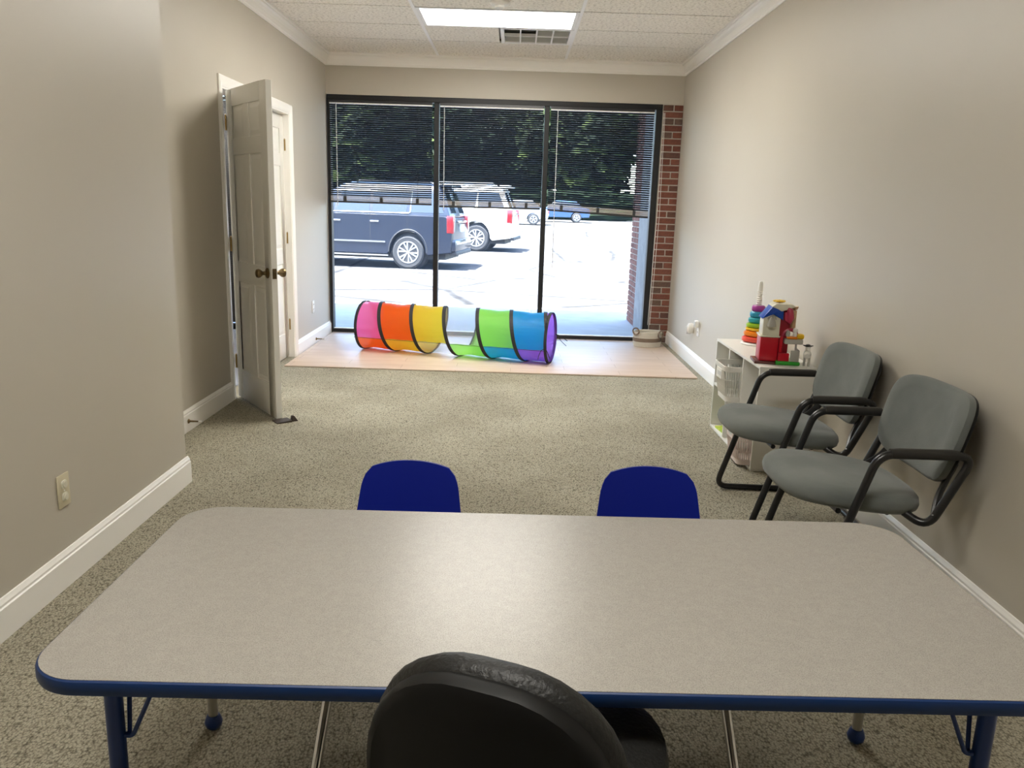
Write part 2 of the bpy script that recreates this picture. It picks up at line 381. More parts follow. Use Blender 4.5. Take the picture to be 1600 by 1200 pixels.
# suspended ceiling
GX, GY, P4, Q2 = -.7817, 8.0829, 1.2192, .6096
ceil = struct('ceiling', MB().box((-4.2, YB-T, ZC+.06), (XR+T, YF+.22, ZC+.10)), 'ceiling_tile', 'suspended ceiling of textured white tiles', 'ceiling')
cols = [(XL, GX), (GX, GX+P4), (GX+P4, XR)]
ym = GY-2.5*Q2-.0
tilecache = {}
rows = [(GY, YF)]+[(GY-(k+1)*Q2, GY-k*Q2) for k in range(18)]
FIX = [(1, 3), (1, 5), (1, 12)]       # (column,row) of the lamps
VENT = (1, 2)
for ri, (y0, y1) in enumerate(rows):
    if y1 < YB: break
    for ci, (x0, x1) in enumerate(cols):
        if (ci, ri) in FIX: continue
        xa = x0
        if (ci, ri) == VENT: x1 = x0+P4/2
        g = .007
        y0c = max(y0, YB)
        key = (round(x1-x0, 3), round(y1-y0c, 3))
        if key not in tilecache:
            me = MB().box((-key[0]/2+g, -key[1]/2+g, 0), (key[0]/2-g, key[1]/2-g, .016)).mesh('ceiling_tile'); me.materials.append(MATS['ceiling_tile']); tilecache[key] = me
        link('ceiling_tile', tilecache[key], ceil, ((x0+x1)/2, (y0c+y1)/2, ZC+random.uniform(0, .0012)))
for x in (GX, GX+P4):
    MB().box((x-.012, YB, ZC-.004), (x+.012, YF, ZC+.03)).build('ceiling_runner', 'runner', ceil)
for ri, (y0, y1) in enumerate(rows[:16]):
    MB().box((XL, y0-.004, ZC+.012), (XR, y0+.004, ZC+.03)).build('ceiling_cross_tee', 'vent_dark', ceil)

def troffer(ri, label):
    y0, y1 = rows[ri]; x0 = GX; x1 = GX+P4
    t = thing('ceiling_light', label, 'ceiling light', ((x0+x1)/2, (y0+y1)/2, ZC), group=None)
    hx, hy = P4/2-.014, Q2/2-.006
    f = MB()
    for a in ((-hx, -hy, hx, -hy+.028), (-hx, hy-.028, hx, hy), (-hx, -hy+.028, -hx+.028, hy-.028), (hx-.028, -hy+.028, hx, hy-.028)):
        f.box((a[0], a[1], -.004), (a[2], a[3], .05))
    f.build('lamp_frame', 'runner', t)
    MB().box((-hx+.028, -hy+.028, .006), (hx-.028, hy-.028, .010)).build('lamp_lens', 'lamp_lens', t)
troffer(3, 'lit fluorescent ceiling panel in front of the air vent')
troffer(5, 'lit fluorescent ceiling panel just out of view above the play floor')
troffer(12, 'lit fluorescent ceiling panel above the table')

y0, y1 = rows[2]; vx0 = GX+P4/2
v = thing('air_vent', 'square air vent beside the lit ceiling panel', 'vent', (vx0+P4/4, (y0+y1)/2, ZC))
h = P4/4-.008; fr = MB()
for a in ((-h, -h, h, -h+.03), (-h, h-.03, h, h), (-h, -h+.03, -h+.03, h-.03), (h-.03, -h+.03, h, h-.03)): fr.box((a[0], a[1], -.005), (a[2], a[3], .03))
fr.build('vent_frame', 'runner', v)
MB().box((-h+.03, -h+.03, .034), (h-.03, h-.03, .04)).build('vent_backing', 'vent_dark', v)
W = 2*(h-.03)
for i in (1, 2, 3):
    x = -h+.03+W*i/4; MB().box((x-.006, -h+.03, -.004), (x+.006, h-.03, .02)).build('vent_bar', 'runner', v)
MB().box((-h+.03, -.006, -.004), (h-.03, .006, .02)).build('vent_bar', 'runner', v)
sm = MB().box((-W/8+.008, -.006, -.0012), (W/8-.008, .006, .0012), rot=(R(25), 0, 0)).mesh('vent_slat'); sm.materials.append(MATS['vent_grey'])
for cx in range(4):
    for ry in range(2):
        if cx < 2 and ry == 0: continue
        x = -W/2+W*(cx+.5)/4; yc = -W/4 if ry == 0 else W/4
        MB().box((-W/8+.005, -W/4+.005, 0), (W/8-.005, W/4-.005, .002)).build('vent_plate', 'vent_plate', v, loc=(x, yc, .010))
        for k in range(10): link('vent_slat', sm, v, (x, yc-W/4+.012+(W/2-.024)*(k+.5)/10, .004))
sd = thing('smoke_detector', 'small round smoke detector on the ceiling tile', 'smoke detector', (-.151, 6.02, ZC-.001))
MB().lathe([(.068, 0), (.068, -.012), (.060, -.022), (.050, -.026), (0, -.027)], n=28).build('body', 'plate_white', sd, smooth=True)
MB().lathe([(.034, -.0265), (.034, -.040), (.026, -.046), (0, -.046)], n=24).build('cap', 'plate_white', sd, smooth=True)

# mouldings
CP = [(0, -.112), (.010, -.112), (.010, -.098), (.018, -.094), (.020, -.080), (.028, -.058), (.042, -.040), (.056, -.030), (.056, -.018), (.066, -.014), (.066, 0), (0, 0)]
CP = [(a*.82, b) for a, b in CP]
BPF = [(0, 0), (.016, 0), (.016, .100), (.012, .104), (.012, .112), (.007, .120), (.004, .126), (0, .127)]
def run(prof, p0, p1, nrm, z, cut0=0, cut1=0):
    """sweep profile (out,up) from p0 to p1; cut = mitre: shift along run per unit out"""
    p0, p1, nrm = Vector((*p0, z)), Vector((*p1, z)), Vector((*nrm, 0)); d = (p1-p0).normalized()
    return MB().loft([[p0+nrm*a+Vector((0, 0, b))+d*a*cut0 for a, b in prof], [p1+nrm*a+Vector((0, 0, b))-d*a*cut1 for a, b in prof]])
struct('trim_1', run(CP, (XL, YN), (XL, YF), (1, 0), ZC, 0, 1), 'trim_paint', 'white crown moulding above the two doors', 'crown moulding')
struct('trim_2', run(CP, (XL, YF), (XR, YF), (0, -1), ZC, 1, 1), 'trim_paint', 'white crown moulding above the window wall', 'crown moulding')
struct('trim_3', run(CP, (XR, YF), (XR, YB), (-1, 0), ZC, 1, 0), 'trim_paint', 'white crown moulding along the chair side wall', 'crown moulding')
struct('trim_4', run(CP, (XN, YB), (XN, YN), (1, 0), ZC), 'trim_paint', 'white crown moulding along the jutting near wall', 'crown moulding')
CW = .066
struct('baseboard_left', run(BPF, (XL, YN), (XL, D1a-CW+.002), (1, 0), 0), 'trim_paint', 'white baseboard between the jutting wall and the open door', 'baseboard')
struct('baseboard_left_far', run(BPF, (XL, D2b+CW), (XL, YF-.002), (1, 0), 0), 'trim_paint', 'white baseboard between the closed door and the window', 'baseboard')
struct('baseboard_right', run(BPF, (XR, YF), (XR, YB), (-1, 0), 0), 'trim_paint', 'white baseboard along the wall behind the grey chairs', 'baseboard')
nb = run(BPF, (XN, YB), (XN, YN+.016), (1, 0), 0)
struct('baseboard_near', nb, 'trim_paint', 'white baseboard of the jutting near wall beside the table', 'baseboard')

# ------------------------------------------------------------------ doors
def casing(par, ya, yb):
    cp = [(0, 0), (CW, 0), (CW, .012), (CW*.86, .019), (CW*.5, .014), (CW*.2, .012), (0, .008)]   # (across, proud)
    for nm, path in (('side_casing', -1), ('side_casing', 1)):
        y = ya if path < 0 else yb
        r0 = [Vector((XL+b, y+path*a, 0)) for a, b in cp]; r1 = [Vector((XL+b, y+path*a, DH+a)) for a, b in cp]
        MB().loft([r0, r1]).build(nm, 'trim_paint', par)
    r0 = [Vector((XL+b, ya-a, DH+a)) for a, b in cp]; r1 = [Vector((XL+b, yb+a, DH+a)) for a, b in cp]
    MB().loft([r0, r1]).build('head_casing', 'trim_paint', par)
    j = MB(); j.box((XL-T-.005, ya, 0), (XL+.004, ya+.012, DH)); j.box((XL-T-.005, yb-.012, 0), (XL+.004, yb, DH)); j.box((XL-T-.005, ya+.012, DH-.012), (XL+.004, yb-.012, DH))
    j.build('jamb', 'trim_paint', par)
def six_panel(par, wd, hd, th):
    """door leaf in local coords: x along width 0..wd, y thickness 0..th, z 0..hd ; raised panels both faces"""
    st = .105*wd/.71; mid = .085*wd/.71
    xs = [(st, (wd-mid)/2), ((wd+mid)/2, wd-st)]
    zs = [(.205, .80), (.93, 1.60), (1.70, 1.895)]
    zs = [(a*hd/2.0, b*hd/2.0) for a, b in zs]
    f = MB(); cut = .009
    # stiles, rails (full thickness)
    f.box((0, 0, 0), (st, th, hd)); f.box((wd-st, 0, 0), (wd, th, hd))
    zc = [0]+[z for p in zs for z in p]+[hd]
    for i in range(0, len(zc), 2): f.box((st, 0, zc[i]), (wd-st, th, zc[i+1]))
    for a, b_ in zs: f.box((xs[0][1], 0, a), (xs[1][0], th, b_))
    f.build('door_leaf', 'door_paint', par, bevel=.0018, seg=1)
    for xa, xb in xs:
        for za, zb in zs:
            p = MB()
            i1, i2 = .0, .032
            ring = lambda ins, y: [Vector((xa+ins, y, za+ins)), Vector((xb-ins, y, za+ins)), Vector((xb-ins, y, zb-ins)), Vector((xa+ins, y, zb-ins))]
            p.loft([ring(i2, .003), ring(.010, .0075), ring(-.002, .0075), ring(-.002, th-.0075), ring(.010, th-.0075), ring(i2, th-.003)])
            p.build('door_panel', 'door_paint', par)
def knob_set(par, x, z, th, m):
    for sgn, y in ((-1, 0), (1, th)):
        prof = [(0.0, 0), (.031, 0), (.032, .004), (.026, .010), (.012, .014), (.011, .030), (.016, .036), (.025, .048), (.027, .058), (.024, .068), (.014, .073), (0, .074)]
        MB().lathe([(r, y+sgn*h) for r, h in prof], c=(x, 0, z), axis='y', n=20).build('knob', m, par, smooth=True)
def hinge(par, x, y, z):
    o = MB().lathe([(.0065, -.045), (.0065, .045)], c=(x, y, z), n=10)
    o.lathe([(0, .053), (.004, .050), (.005, .046)], c=(x, y, z), n=8)
    return o

d1 = thing('door_1', 'white six panel door standing open, brass knob', 'door', (XL+.012, D1a+.012, .012), kind='structure')
# leaf direction: from hinge towards the free edge
free = Vector((-1.392, 4.735)); hg = Vector((XL+.022, D1a+.010)); dv = (free-hg).normalized(); ang = math.atan2(dv.y, dv.x)
d1.location = (hg.x, hg.y, .014); d1.rotation_euler = (0, 0, ang)
WD1 = .702; TH = .036
six_panel(d1, WD1, 1.975, TH); knob_set(d1, WD1-.062, .885, TH, 'antique_brass')
MB().box((WD1-.0005, .006, .855), (WD1+.0015, TH-.006, .915)).build('latch_plate', 'antique_brass', d1)
MB().box((WD1+.001, .012, .874), (WD1+.008, .024, .896)).build('latch', 'antique_brass', d1)
for z in (.24, 1.02, 1.78):
    hh = hinge(d1, -.004, -.004, z); hh.box((-.002, .0005, z-.045), (.0005, .03, z+.045)); hh.build('hinge', 'brass', d1, smooth=True)
df = thing('door_frame', 'white casing around the open doorway', 'door frame', (0, 0, 0), kind='structure'); casing(df, D1a, D1b)
hj = MB()
for z in (.254, 1.034, 1.794): hj.box((XL-.036, D1a+.0125, z-.045), (XL+.004, D1a+.0145, z+.045))
hj.build('hinge_leaf', 'brass', df)
d2 = thing('door_2', 'white six panel door, shut, nearest the window', 'door', (XL-.045, D2a+.014, .014), R(90), kind='structure')
WD2 = D2b-D2a-.028
six_panel(d2, WD2, 1.975, TH)
# hinge knuckles stand on the room side (local -y is +x world)
for z in (.27, 1.00, 1.75): hinge(d2, WD2+.004, -.012, z).build('hinge', 'brass', d2, smooth=True)
prof = [(0, 0), (.031, 0), (.032, -.004), (.026, -.010), (.012, -.014), (.011, -.030), (.016, -.036), (.025, -.048), (.027, -.058), (.024, -.068), (0, -.074)]
MB().lathe(prof, c=(.062, 0, .885), axis='y', n=20).build('knob', 'antique_brass', d2, smooth=True)
df2 = thing('door_frame', 'white casing around the shut door', 'door frame', (0, 0, 0), kind='structure'); casing(df2, D2a, D2b)
# door wedge under the free edge
wq = thing('door_wedge', 'dark brown rubber wedge under the open door', 'door stop', (free.x+.004, free.y+.03, 0), ang)
MB().loft([[Vector((-.05, -.045, 0)), Vector((.035, -.045, 0)), Vector((.035, -.045, .006)), Vector((-.05, -.045, .006))],
           [Vector((-.05, .05, 0)), Vector((.035, .05, 0)), Vector((.035, .05, .011)), Vector((-.05, .05, .011))]]).build('ramp', 'rubber_brown', wq)
MB().loft([[Vector((-.01, .052, 0)), Vector((.030, .052, 0)), Vector((.022, .056, .036)), Vector((-.002, .056, .036))], [Vector((-.01, .092, 0)), Vector((.030, .092, 0)), Vector((.020, .070, .036)), Vector((.0, .070, .036))]]).build('lip', 'rubber_brown', wq, bevel=.004)
def springstop(y, z, label):
    t = thing('door_stop', label, 'door stop', (XL+.0165, y, z))
    MB().lathe([(.014, 0), (.013, .004), (.006, .010), (.0045, .055), (.004, .06)], axis='x', n=12).build('rod', 'antique_brass', t, smooth=True)
    MB().lathe([(0, .058), (.0065, .059), (.0065, .074), (.005, .078), (0, .079)], axis='x', n=12).build('rubber_tip', 'plate_white', t, smooth=True)
springstop(4.50, .062, 'small brass door stop on the baseboard beside the open door')
springstop(7.56, .045, 'small door stop on the baseboard near the window')

# ------------------------------------------------------------------ storefront window
WX0, WX1, WT, FR = XL+.008, 1.402, 2.338, .05
win = thing('window_1', 'black framed storefront window with three tall panes', 'window', (0, YF, 0), kind='structure')
def fb(n, x0, x1, z0, z1, y0=.0, y1=.10): return MB().box((x0, y0, z0), (x1, y1, z1)).build(n, 'black_frame', win, bevel=.003, seg=1)
fb('head_frame', WX0, WX1, WT-.05, WT); fb('sill_frame', WX0, WX1, 0, .045)
fb('side_frame', WX0, WX0+.028, .045, WT-.05); fb('side_frame', WX1-.060, WX1, .045, WT-.05)
MU = (-.793, .282)
for x in MU: fb('mullion', x-.024, x+.024, .045, WT-.05)
MB().box((WX0+.03, .012, .045), (WX1-.06, .05, .052)).build('sill_lip', 'light_metal', win)
OP = [(WX0+.028, MU[0]-.024), (MU[0]+.024, MU[1]-.024), (MU[1]+.024, WX1-.060)]
for a, b_ in OP: MB().box((a-.004, .060, .042), (b_+.004, .066, WT-.048)).build('pane', 'window_glass', win)

# blinds
def blind(idx, xa, xb, zb_l, zb_r, label, wx, wlen):
    yb = YF-.018; zt = WT-.052; wd = xb-xa; cx = (xa+xb)/2
    t = thing('window_blind', label, 'blind', (cx, yb, zt), group=None)
    MB().box((-wd/2, -.013, -.026), (wd/2, .013, -.001)).build('head_rail', 'black_slat', t)
    MB().box((-wd/2, -.0145, -.037), (wd/2, .013, -.0265)).build('gap_light_strip', 'light_metal', t)  # white strip painted in for the daylight gap under the head rail
    ps = [(-.0125, 0), (-.007, .0016), (0, .0022), (.007, .0016), (.0125, 0)]
    tilt = R(-31); rr = []
    for sx in (-wd/2, wd/2):
        top = []
        for a, b_ in ps: top.append(Vector((sx, a*math.cos(tilt)-b_*math.sin(tilt), a*math.sin(tilt)+b_*math.cos(tilt))))
        bot = [p+Vector((0, 0, -.0006)) for p in top[::-1]]
        rr.append(top+bot)
    sm = MB().loft(rr).mesh('slat'); sm.materials.append(MATS['black_slat'])
    n = 44; z_top = -.046; zl, zr = zb_l-zt+.075, zb_r-zt+.075
    for k in range(n):
        f = k/(n-1); zc = z_top+((zl+zr)/2-z_top)*f; an = math.atan2(-(zr-zl)*f, wd)
        s_ = link('slat', sm, t, (0, 0, zc)); s_.rotation_euler = (0, an, random.uniform(-.002, .002))
    an = math.atan2(-(zr-zl), wd); zm = (zl+zr)/2
    st = MB().box((-wd/2, -.0125, -.0022), (wd/2, .0125, 0)).mesh('stacked_slat'); st.materials.append(MATS['lit_slat'])
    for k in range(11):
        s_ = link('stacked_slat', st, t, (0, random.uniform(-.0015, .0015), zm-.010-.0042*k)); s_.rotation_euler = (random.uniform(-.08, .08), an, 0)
    o = MB().box((-wd/2, -.013, -.018), (wd/2, .013, 0)).build('bottom_rail', 'bottom_rail', t, bevel=.003, seg=1, loc=(0, 0, zm-.057)); o.rotation_euler = (0, an, 0)
    for q in (-.36, 0, .36):
        o = MB().box((-.014, -.0165, -.058), (.014, .0165, .002)).build('ladder_clip', 'dark_slot', t, loc=(q*wd, 0, zm-.012+q*(zr-zl))); o.rotation_euler = (0, an, 0)
    for q in (-.36, .36):
        for yy in (-.0135, .0135):
            MB().tube([(q*wd, yy, -.03), (q*wd, yy, zm-.01+q*(zr-zl))], .0012, 5).build('ladder_cord', 'cord_black', t)
    MB().tube([(wx-cx, -.020, -.03), (wx-cx+.004, -.022, -wlen)], .0042, 6).build('tilt_wand', 'wand_plastic', t)
    return t
blind(0, -1.832, -.833, 1.315, 1.312, 'black slatted blind nearest the doors, hanging level', -1.765, 1.00)
blind(1, -.757, .246, 1.298, 1.303, 'black slatted blind over the middle pane', -.715, 1.02)
b3 = blind(2, .318, 1.322, 1.296, 1.252, 'black slatted blind hanging crooked beside the brick pillar', .385, 1.55)
for dx in (0, .022): MB().tube([(.60-dx*.5, -.022, -.03), (.612-dx, -.022, -1.0), (.59-dx, -.02, -2.10)], .0024, 5).build('pull_cord', 'cord_white', b3)

# brick pillar inside, right of the window
BR = {}
def brickmesh(l, d, h, mi):
    k = (round(l, 3), round(d, 3), round(h, 3), mi)
    if k not in BR:
        me = MB().box((-l/2, -d/2, -h/2), (l/2, d/2, h/2)).mesh('brick', bevel=.004, seg=1); me.materials.append(MATS['brick_%d' % mi]); BR[k] = me
    return BR[k]
pil = struct('wall_brick', MB().box((WX1+.002, YF+.006, 0), (XR, YF+.22, WT)), 'mortar', 'narrow red brick pillar between window and right wall', 'wall')
nC = 37; ch = WT/nC; J = .011; px0, px1 = WX1+.010, XR-.004; pw = px1-px0
for c in range(nC):
    z = ch*(c+.5)
    segs = [(px0, px1)] if c % 2 else ([(px0, px0+pw*.53-J/2), (px0+pw*.53+J/2, px1)] if c % 4 == 0 else [(px0, px0+pw*.58-J/2), (px0+pw*.58+J/2, px1)])
    for a, b_ in segs:
        o = link('brick', brickmesh(b_-a, .03, ch-J, random.choice([0, 0, 1, 2, 2, 3, 4])), pil, ((a+b_)/2, YF+.013+random.uniform(-.0015, .0015), z))

# ------------------------------------------------------------------ play mat and tunnel
tag(MB().box((-1.842, 6.43, .0005), (1.53, YF-.006, .012)).build('play_mat', 'mat_print', bevel=.004, seg=2), 'pale wood print foam mat under the rainbow tunnel', 'mat')

TA, TB = Vector((-1.352, 7.322, .012)), Vector((.350, 6.885, .012)); TR = .214
ax = (TB-TA); TL = ax.length; ang_t = math.atan2(ax.y, ax.x)
tun = thing('play_tunnel', 'rainbow striped pop-up crawl tunnel lying on the mat', 'tunnel', TA, ang_t)
PT, OFF, SEAM = .3035, -.031, R(-24)
def tp(s, phi, r=TR):
    a = SEAM-phi        # angle from horizontal-front, local front is -y
    sag = 0
    return Vector((s, -r*math.cos(a), TR+.006+r*math.sin(a)))
def trad(u, phi):
    return TR-.010*math.sin(PI*u)**.8-.004*math.sin(phi*5+u*9)*math.sin(PI*u)
NS, NU = 64, 8
for k, nm in ((0, 'pink'), (1, 'orange'), (2, 'yellow'), (3, 'clear'), (4, 'green'), (5, 'blue'), (6, 'purple')):
    vs = []; fs = []; mb = MB()
    for i in range(NS+1):
        phi = 2*PI*i/NS
        for j in range(NU+1):
            u = j/NU; s0 = OFF+PT*(k-1+phi/(2*PI)); s_ = s0+PT*u
            if k == 6: s_ = s0+PT*2.2*u
            if k == 0: s_ = s0+PT*(-1.2+2.2*u)
            sc = min(max(s_, 0), TL)
            rr = trad(u if k not in (0, 6) else .5+.5*math.cos(PI*u), phi) if k not in (0, 6) else TR-.004
            vs.append(tp(sc, phi, rr))
    n1 = NU+1
    for i in range(NS):
        for j in range(NU):
            q = (i*n1+j, (i+1)*n1+j, (i+1)*n1+j+1, i*n1+j+1)
            if (vs[q[0]]-vs[q[3]]).length < 1e-6 and (vs[q[1]]-vs[q[2]]).length < 1e-6: continue
            fs.append(q)
    me = bpy.data.meshes.new('fabric_panel'); me.from_pydata([tuple(x) for x in vs], [], fs); me.validate(); me.materials.append(MATS['nylon_'+nm])
    for p in me.polygons: p.use_smooth = True
    link('fabric_panel', me, tun, label={'clear': 'see-through mesh panel'}.get(nm, nm+' nylon panel'))
def band(pts, name='coil_band', wd=.032):
    """flat black tape that follows a path on the tunnel skin: pts are (s,phi)"""
    mb = MB(); rings = []
    for s, ph in pts:
        r0, r1 = TR+.0015, TR+.0055
        a, b_ = max(0, s-wd/2), min(TL, s+wd/2)
        rings.append([tp(a, ph, r0), tp(b_, ph, r0), tp(b_, ph, r1), tp(a, ph, r1)])
    return mb.loft(rings).build(name, 'cord_black', tun)
for k in range(0, 6):
    pts = [(OFF+PT*(k+i/48), 2*PI*i/48) for i in range(49)]
    pts = [(s, p) for s, p in pts if 0 <= s <= TL]
    band(pts)
for s in (.012, TL-.012): band([(s, 2*PI*i/48) for i in range(49)], 'end_hoop', .028)
MB().tube([tp(OFF+PT*.0+.02, 0, TR+.002), tp(TL-.02, 0, TR+.002)], .0018, 5).build('seam', 'cord_black', tun)
for q in (.02, -.02):
    p0 = Vector((TL-.01, TR*.95, TR*1.05)); MB().tube([p0, p0+Vector((.05, .02, -.045+q)), p0+Vector((.10, .03+q, -.085+q))], .0032, 6).build('tie_string', 'cord_black', tun)
p0 = tp(TL-.01, R(-8), TR+.006)
MB().tube([p0, p0+Vector((-.035, -.006, -.02)), p0+Vector((-.055, -.004, -.07)), p0+Vector((-.06, .004, -.10))], .0028, 6).build('tie_string', 'cord_black', tun)
MB().tube([p0, p0+Vector((.02, -.004, -.03)), p0+Vector((.035, .02, -.085))], .0028, 6).build('tie_string', 'cord_black', tun)

# rope basket by the brick pillar
rb = thing('rope_basket', 'white coiled rope basket with a brown stripe beside the brick pillar', 'basket', (1.352, 7.93, .0125), R(12))
def coil(z0, z1, n, m, r0=.128, nm='rope_coil'):
    for i in range(n):
        z = z0+(z1-z0)*(i+.5)/n; r = r0*(.94+.08*min(1, z/.06))
        MB().tube([(r*math.cos(a)*1.08, r*math.sin(a)*.85, z) for a in [2*PI*j/36 for j in range(36)]], (z1-z0)/n*.56, 8, closed=True).build(nm, m, rb, smooth=True)
coil(.0, .050, 4, 'rope_white'); coil(.050, .087, 3, 'rope_brown'); coil(.087, .148, 5, 'rope_white')
MB().lathe([(0, .002), (.12, .002), (.12, .010), (0, .010)], n=32, sx=1.08, sy=.85).build('base', 'rope_white', rb)
for xs in (-1, 1):
    a0 = R(205) if xs < 0 else R(-52)
    c = Vector((.137*math.cos(a0)*1.08, .137*math.sin(a0)*.85, .125 if xs > 0 else .155)); tn = Vector((-math.sin(a0), math.cos(a0), 0))
    rr = .046 if xs > 0 else .04
    MB().tube([c+tn*rr*math.cos(q)+Vector((math.cos(a0)*.012, math.sin(a0)*.012, rr*.8*math.sin(q))) for q in [2*PI*j/24 for j in range(24)]], .0075, 8, closed=True).build('rope_handle', 'rope_brown', rb, smooth=True)

# ------------------------------------------------------------------ activity table
TX0, TX1, TY0, TY1, TZ = -.828, 1.026, 1.224, 2.026, .535
tc_ = Vector(((TX0+TX1)/2, (TY0+TY1)/2, 0)); tw, td = TX1-TX0, TY1-TY0
tab = thing('activity_table', 'low grey speckled table with blue edge and blue legs', 'table', tc_, R(.7))
ol = rrect(tw-.004, td-.004, .098, 10)
MB().loft([[Vector((x, y, TZ-.026)) for x, y in ol], [Vector((x, y, TZ)) for x, y in ol]]).build('tabletop', 'laminate', tab)
rings = []
for off, z in ((-.003, TZ-.0005), (.0015, TZ-.003), (.0035, TZ-.008), (.0035, TZ-.022), (.0015, TZ-.028), (-.004, TZ-.0305)):
    o2 = rrect(tw+2*off, td+2*off, .10+off, 10); rings.append([Vector((x, y, z)) for x, y in o2])
MB().loft(rings, cap=False).build('edge_band', 'blue_edge', tab, smooth=True)
for sx in (-1, 1):
    for sy in (-1, 1):
        lx, ly = sx*.832, (-.262 if sy < 0 else .218)
        lg = MB().tube([(lx, ly, TZ-.027), (lx, ly, .17)], .0165, 16).build('leg', 'blue_metal', tab, smooth=True)
        MB().tube([(lx, ly, .171), (lx, ly, .03)], .0125, 14).build('leg_insert', 'steel', lg, smooth=True)
        MB().lathe([(0, 0), (.012, .001), (.020, .009), (.0225, .020), (.019, .032), (.0145, .040), (.0125, .040)], c=(lx, ly, 0), n=16).build('ball_glide', 'blue_metal', lg, smooth=True)
        MB().box((lx-.05, ly-.05, TZ-.0275), (lx+.05, ly+.05, TZ-.0255)).build('mount_plate', 'blue_metal', lg)
        for dx, dy in ((-sx*.105, 0), (-sx*.008, -sy*.06)):
            MB().tube(fillet([(lx-sx*.012, ly, .33), (lx-sx*.020+dx*.10, ly+dy*.15, .328), (lx+dx*1.05, ly+dy, TZ-.028)], .012), .0045, 8).build('brace_rod', 'blue_metal', lg, smooth=True)

# ------------------------------------------------------------------ blue school chairs
kc = thing('school_chair', 'blue plastic school chair at the table, nearer the open door', 'chair', (-.283, 2.04, 0), R(180), 'blue chairs at the table')
# local: front is +y, back at -y (rotated 180 so the child faces the camera)
def backpt(u, v):
    """u -1..1 across, v 0..1 up"""
    hw = .163-.028*v**1.3
    if v > .82: hw *= math.sqrt(max(0, 1-((v-.82)/.18)**2*.0))
    x = u*hw
    zt = .598-.024*abs(u)**2.2
    z = .335+(zt-.335)*v
    y = -.165-.055*v+.030*u*u*(1-.3*v)
    return Vector((x, y, z))
NU, NV = 16, 14
def shellgrid(fn, th, nu, nv, nrm):
    mb = MB(); g = [[fn(-1+2*i/nu, j/nv) for i in range(nu+1)] for j in range(nv+1)]
    vs = [p for r in g for p in r]; n = len(vs); vs2 = [p+nrm*th for p in vs]; fs = []
    w_ = nu+1
    for j in range(nv):
        for i in range(nu):
            a = j*w_+i; fs.append((a, a+1, a+w_+1, a+w_)); fs.append((n+a, n+a+w_, n+a+w_+1, n+a+1))
    bd = list(range(nu+1))+[j*w_+nu for j in range(1, nv+1)]+[nv*w_+i for i in range(nu-1, -1, -1)]+[j*w_ for j in range(nv-1, 0, -1)]
    for k in range(len(bd)):
        a, b_ = bd[k], bd[(k+1) % len(bd)]; fs.append((a, n+a, n+b_, b_))
    return mb.add(vs+vs2, fs)
def bk(u, v):
    # round the top corners
    r = .045; p = backpt(u, v)
    if v > .78:
        k = (v-.78)/.22; lim = 1-.17*(1-math.sqrt(1-k*k)) if k < 1 else .83
        p = backpt(u*lim, v)
    return p
shellgrid(bk, .007, 18, 16, Vector((0, -1, 0))).build('backrest', 'blue_plastic', kc, smooth=True)
def seatpt(u, v):
    hw = .150+.012*v
    x = u*hw; y = -.165+.375*v
    z = .335-.022*math.sin(PI*v)*(1-u*u*.7)-.03*max(0, v-.8)/.2*max(0, v-.8)/.2*5*.2
    if v < .12: z += 0
    return Vector((x, y, z))
shellgrid(seatpt, -.007, 16, 14, Vector((0, 0, 1))).build('seat', 'blue_plastic', kc, smooth=True)
for sx in (-1, 1):
    MB().tube(fillet([(sx*.05, .11, .298), (sx*.135, .12, .298), (sx*.152, .385, .0)], .03), .0125, 12).build('front_leg', 'chrome', kc, smooth=True)
    MB().tube(fillet([(sx*.05, -.07, .303), (sx*.13, -.08, .303), (sx*.166, -.235, .0)], .03), .011, 12).build('rear_leg', 'chrome', kc, smooth=True)
    MB().tube([(sx*.05, -.085, .300), (sx*.05, .10, .296)], .008, 8).build('seat_bracket', 'chrome', kc)
dup(kc, (.417, 2.05, 0), R(180), 'blue plastic school chair at the table, nearer the grey chairs')

# ------------------------------------------------------------------ black office chair
oc = thing('office_chair', 'black padded office chair pushed up to the table', 'chair', (.075, 1.215, 0), R(-21))
# local: facing +y
def bring(w_, h_, y, r, zc, lean=.0, dx=0, curve=.05, n=8):
    out = []
    for x, z in rrect(w_, h_, r, n):
        out.append(Vector((x+dx, y+curve*(-(x/.2)**2)*-.5-lean*z, zc+z)))
    return out
BZ = .528
rg = [bring(.345, .345, -.296, .150, BZ), bring(.368, .37, -.289, .160, BZ), bring(.376, .378, -.276, .163, BZ), bring(.374, .376, -.262, .162, BZ)]
MB().loft(rg).build('back_shell', 'black_shell', oc, smooth=True)
rg = [bring(.370, .372, -.2615, .160, BZ), bring(.388, .392, -.252, .168, BZ), bring(.392, .398, -.236, .170, BZ), bring(.380, .384, -.216, .165, BZ), bring(.33, .32, -.203, .145, BZ), bring(.2, .18, -.199, .08, BZ)]
MB().loft(rg).build('back_cushion', 'black_vinyl', oc, smooth=True)
def sring(w_, d_, z, r): return [Vector((x*.92, y+.01, z)) for x, y in rrect(w_, d_, r, 8)]
MB().loft([sring(.40, .38, .360, .15), sring(.43, .41, .365, .17), sring(.43, .41, .378, .17)]).build('seat_shell', 'black_shell', oc, smooth=True)
MB().loft([sring(.42, .40, .3785, .165), sring(.445, .425, .388, .18), sring(.452, .432, .410, .185), sring(.44, .42, .430, .18), sring(.38, .36, .440, .15), sring(.2, .19, .443, .09)]).build('seat_cushion', 'black_vinyl', oc, smooth=True)
MB().tube(fillet([(0, -.06, .352), (0, -.30, .350), (0, -.318, .42), (0, -.300, .56)], .05), .016, 10, flat=1.6).build('back_support', 'black_shell', oc, smooth=True)
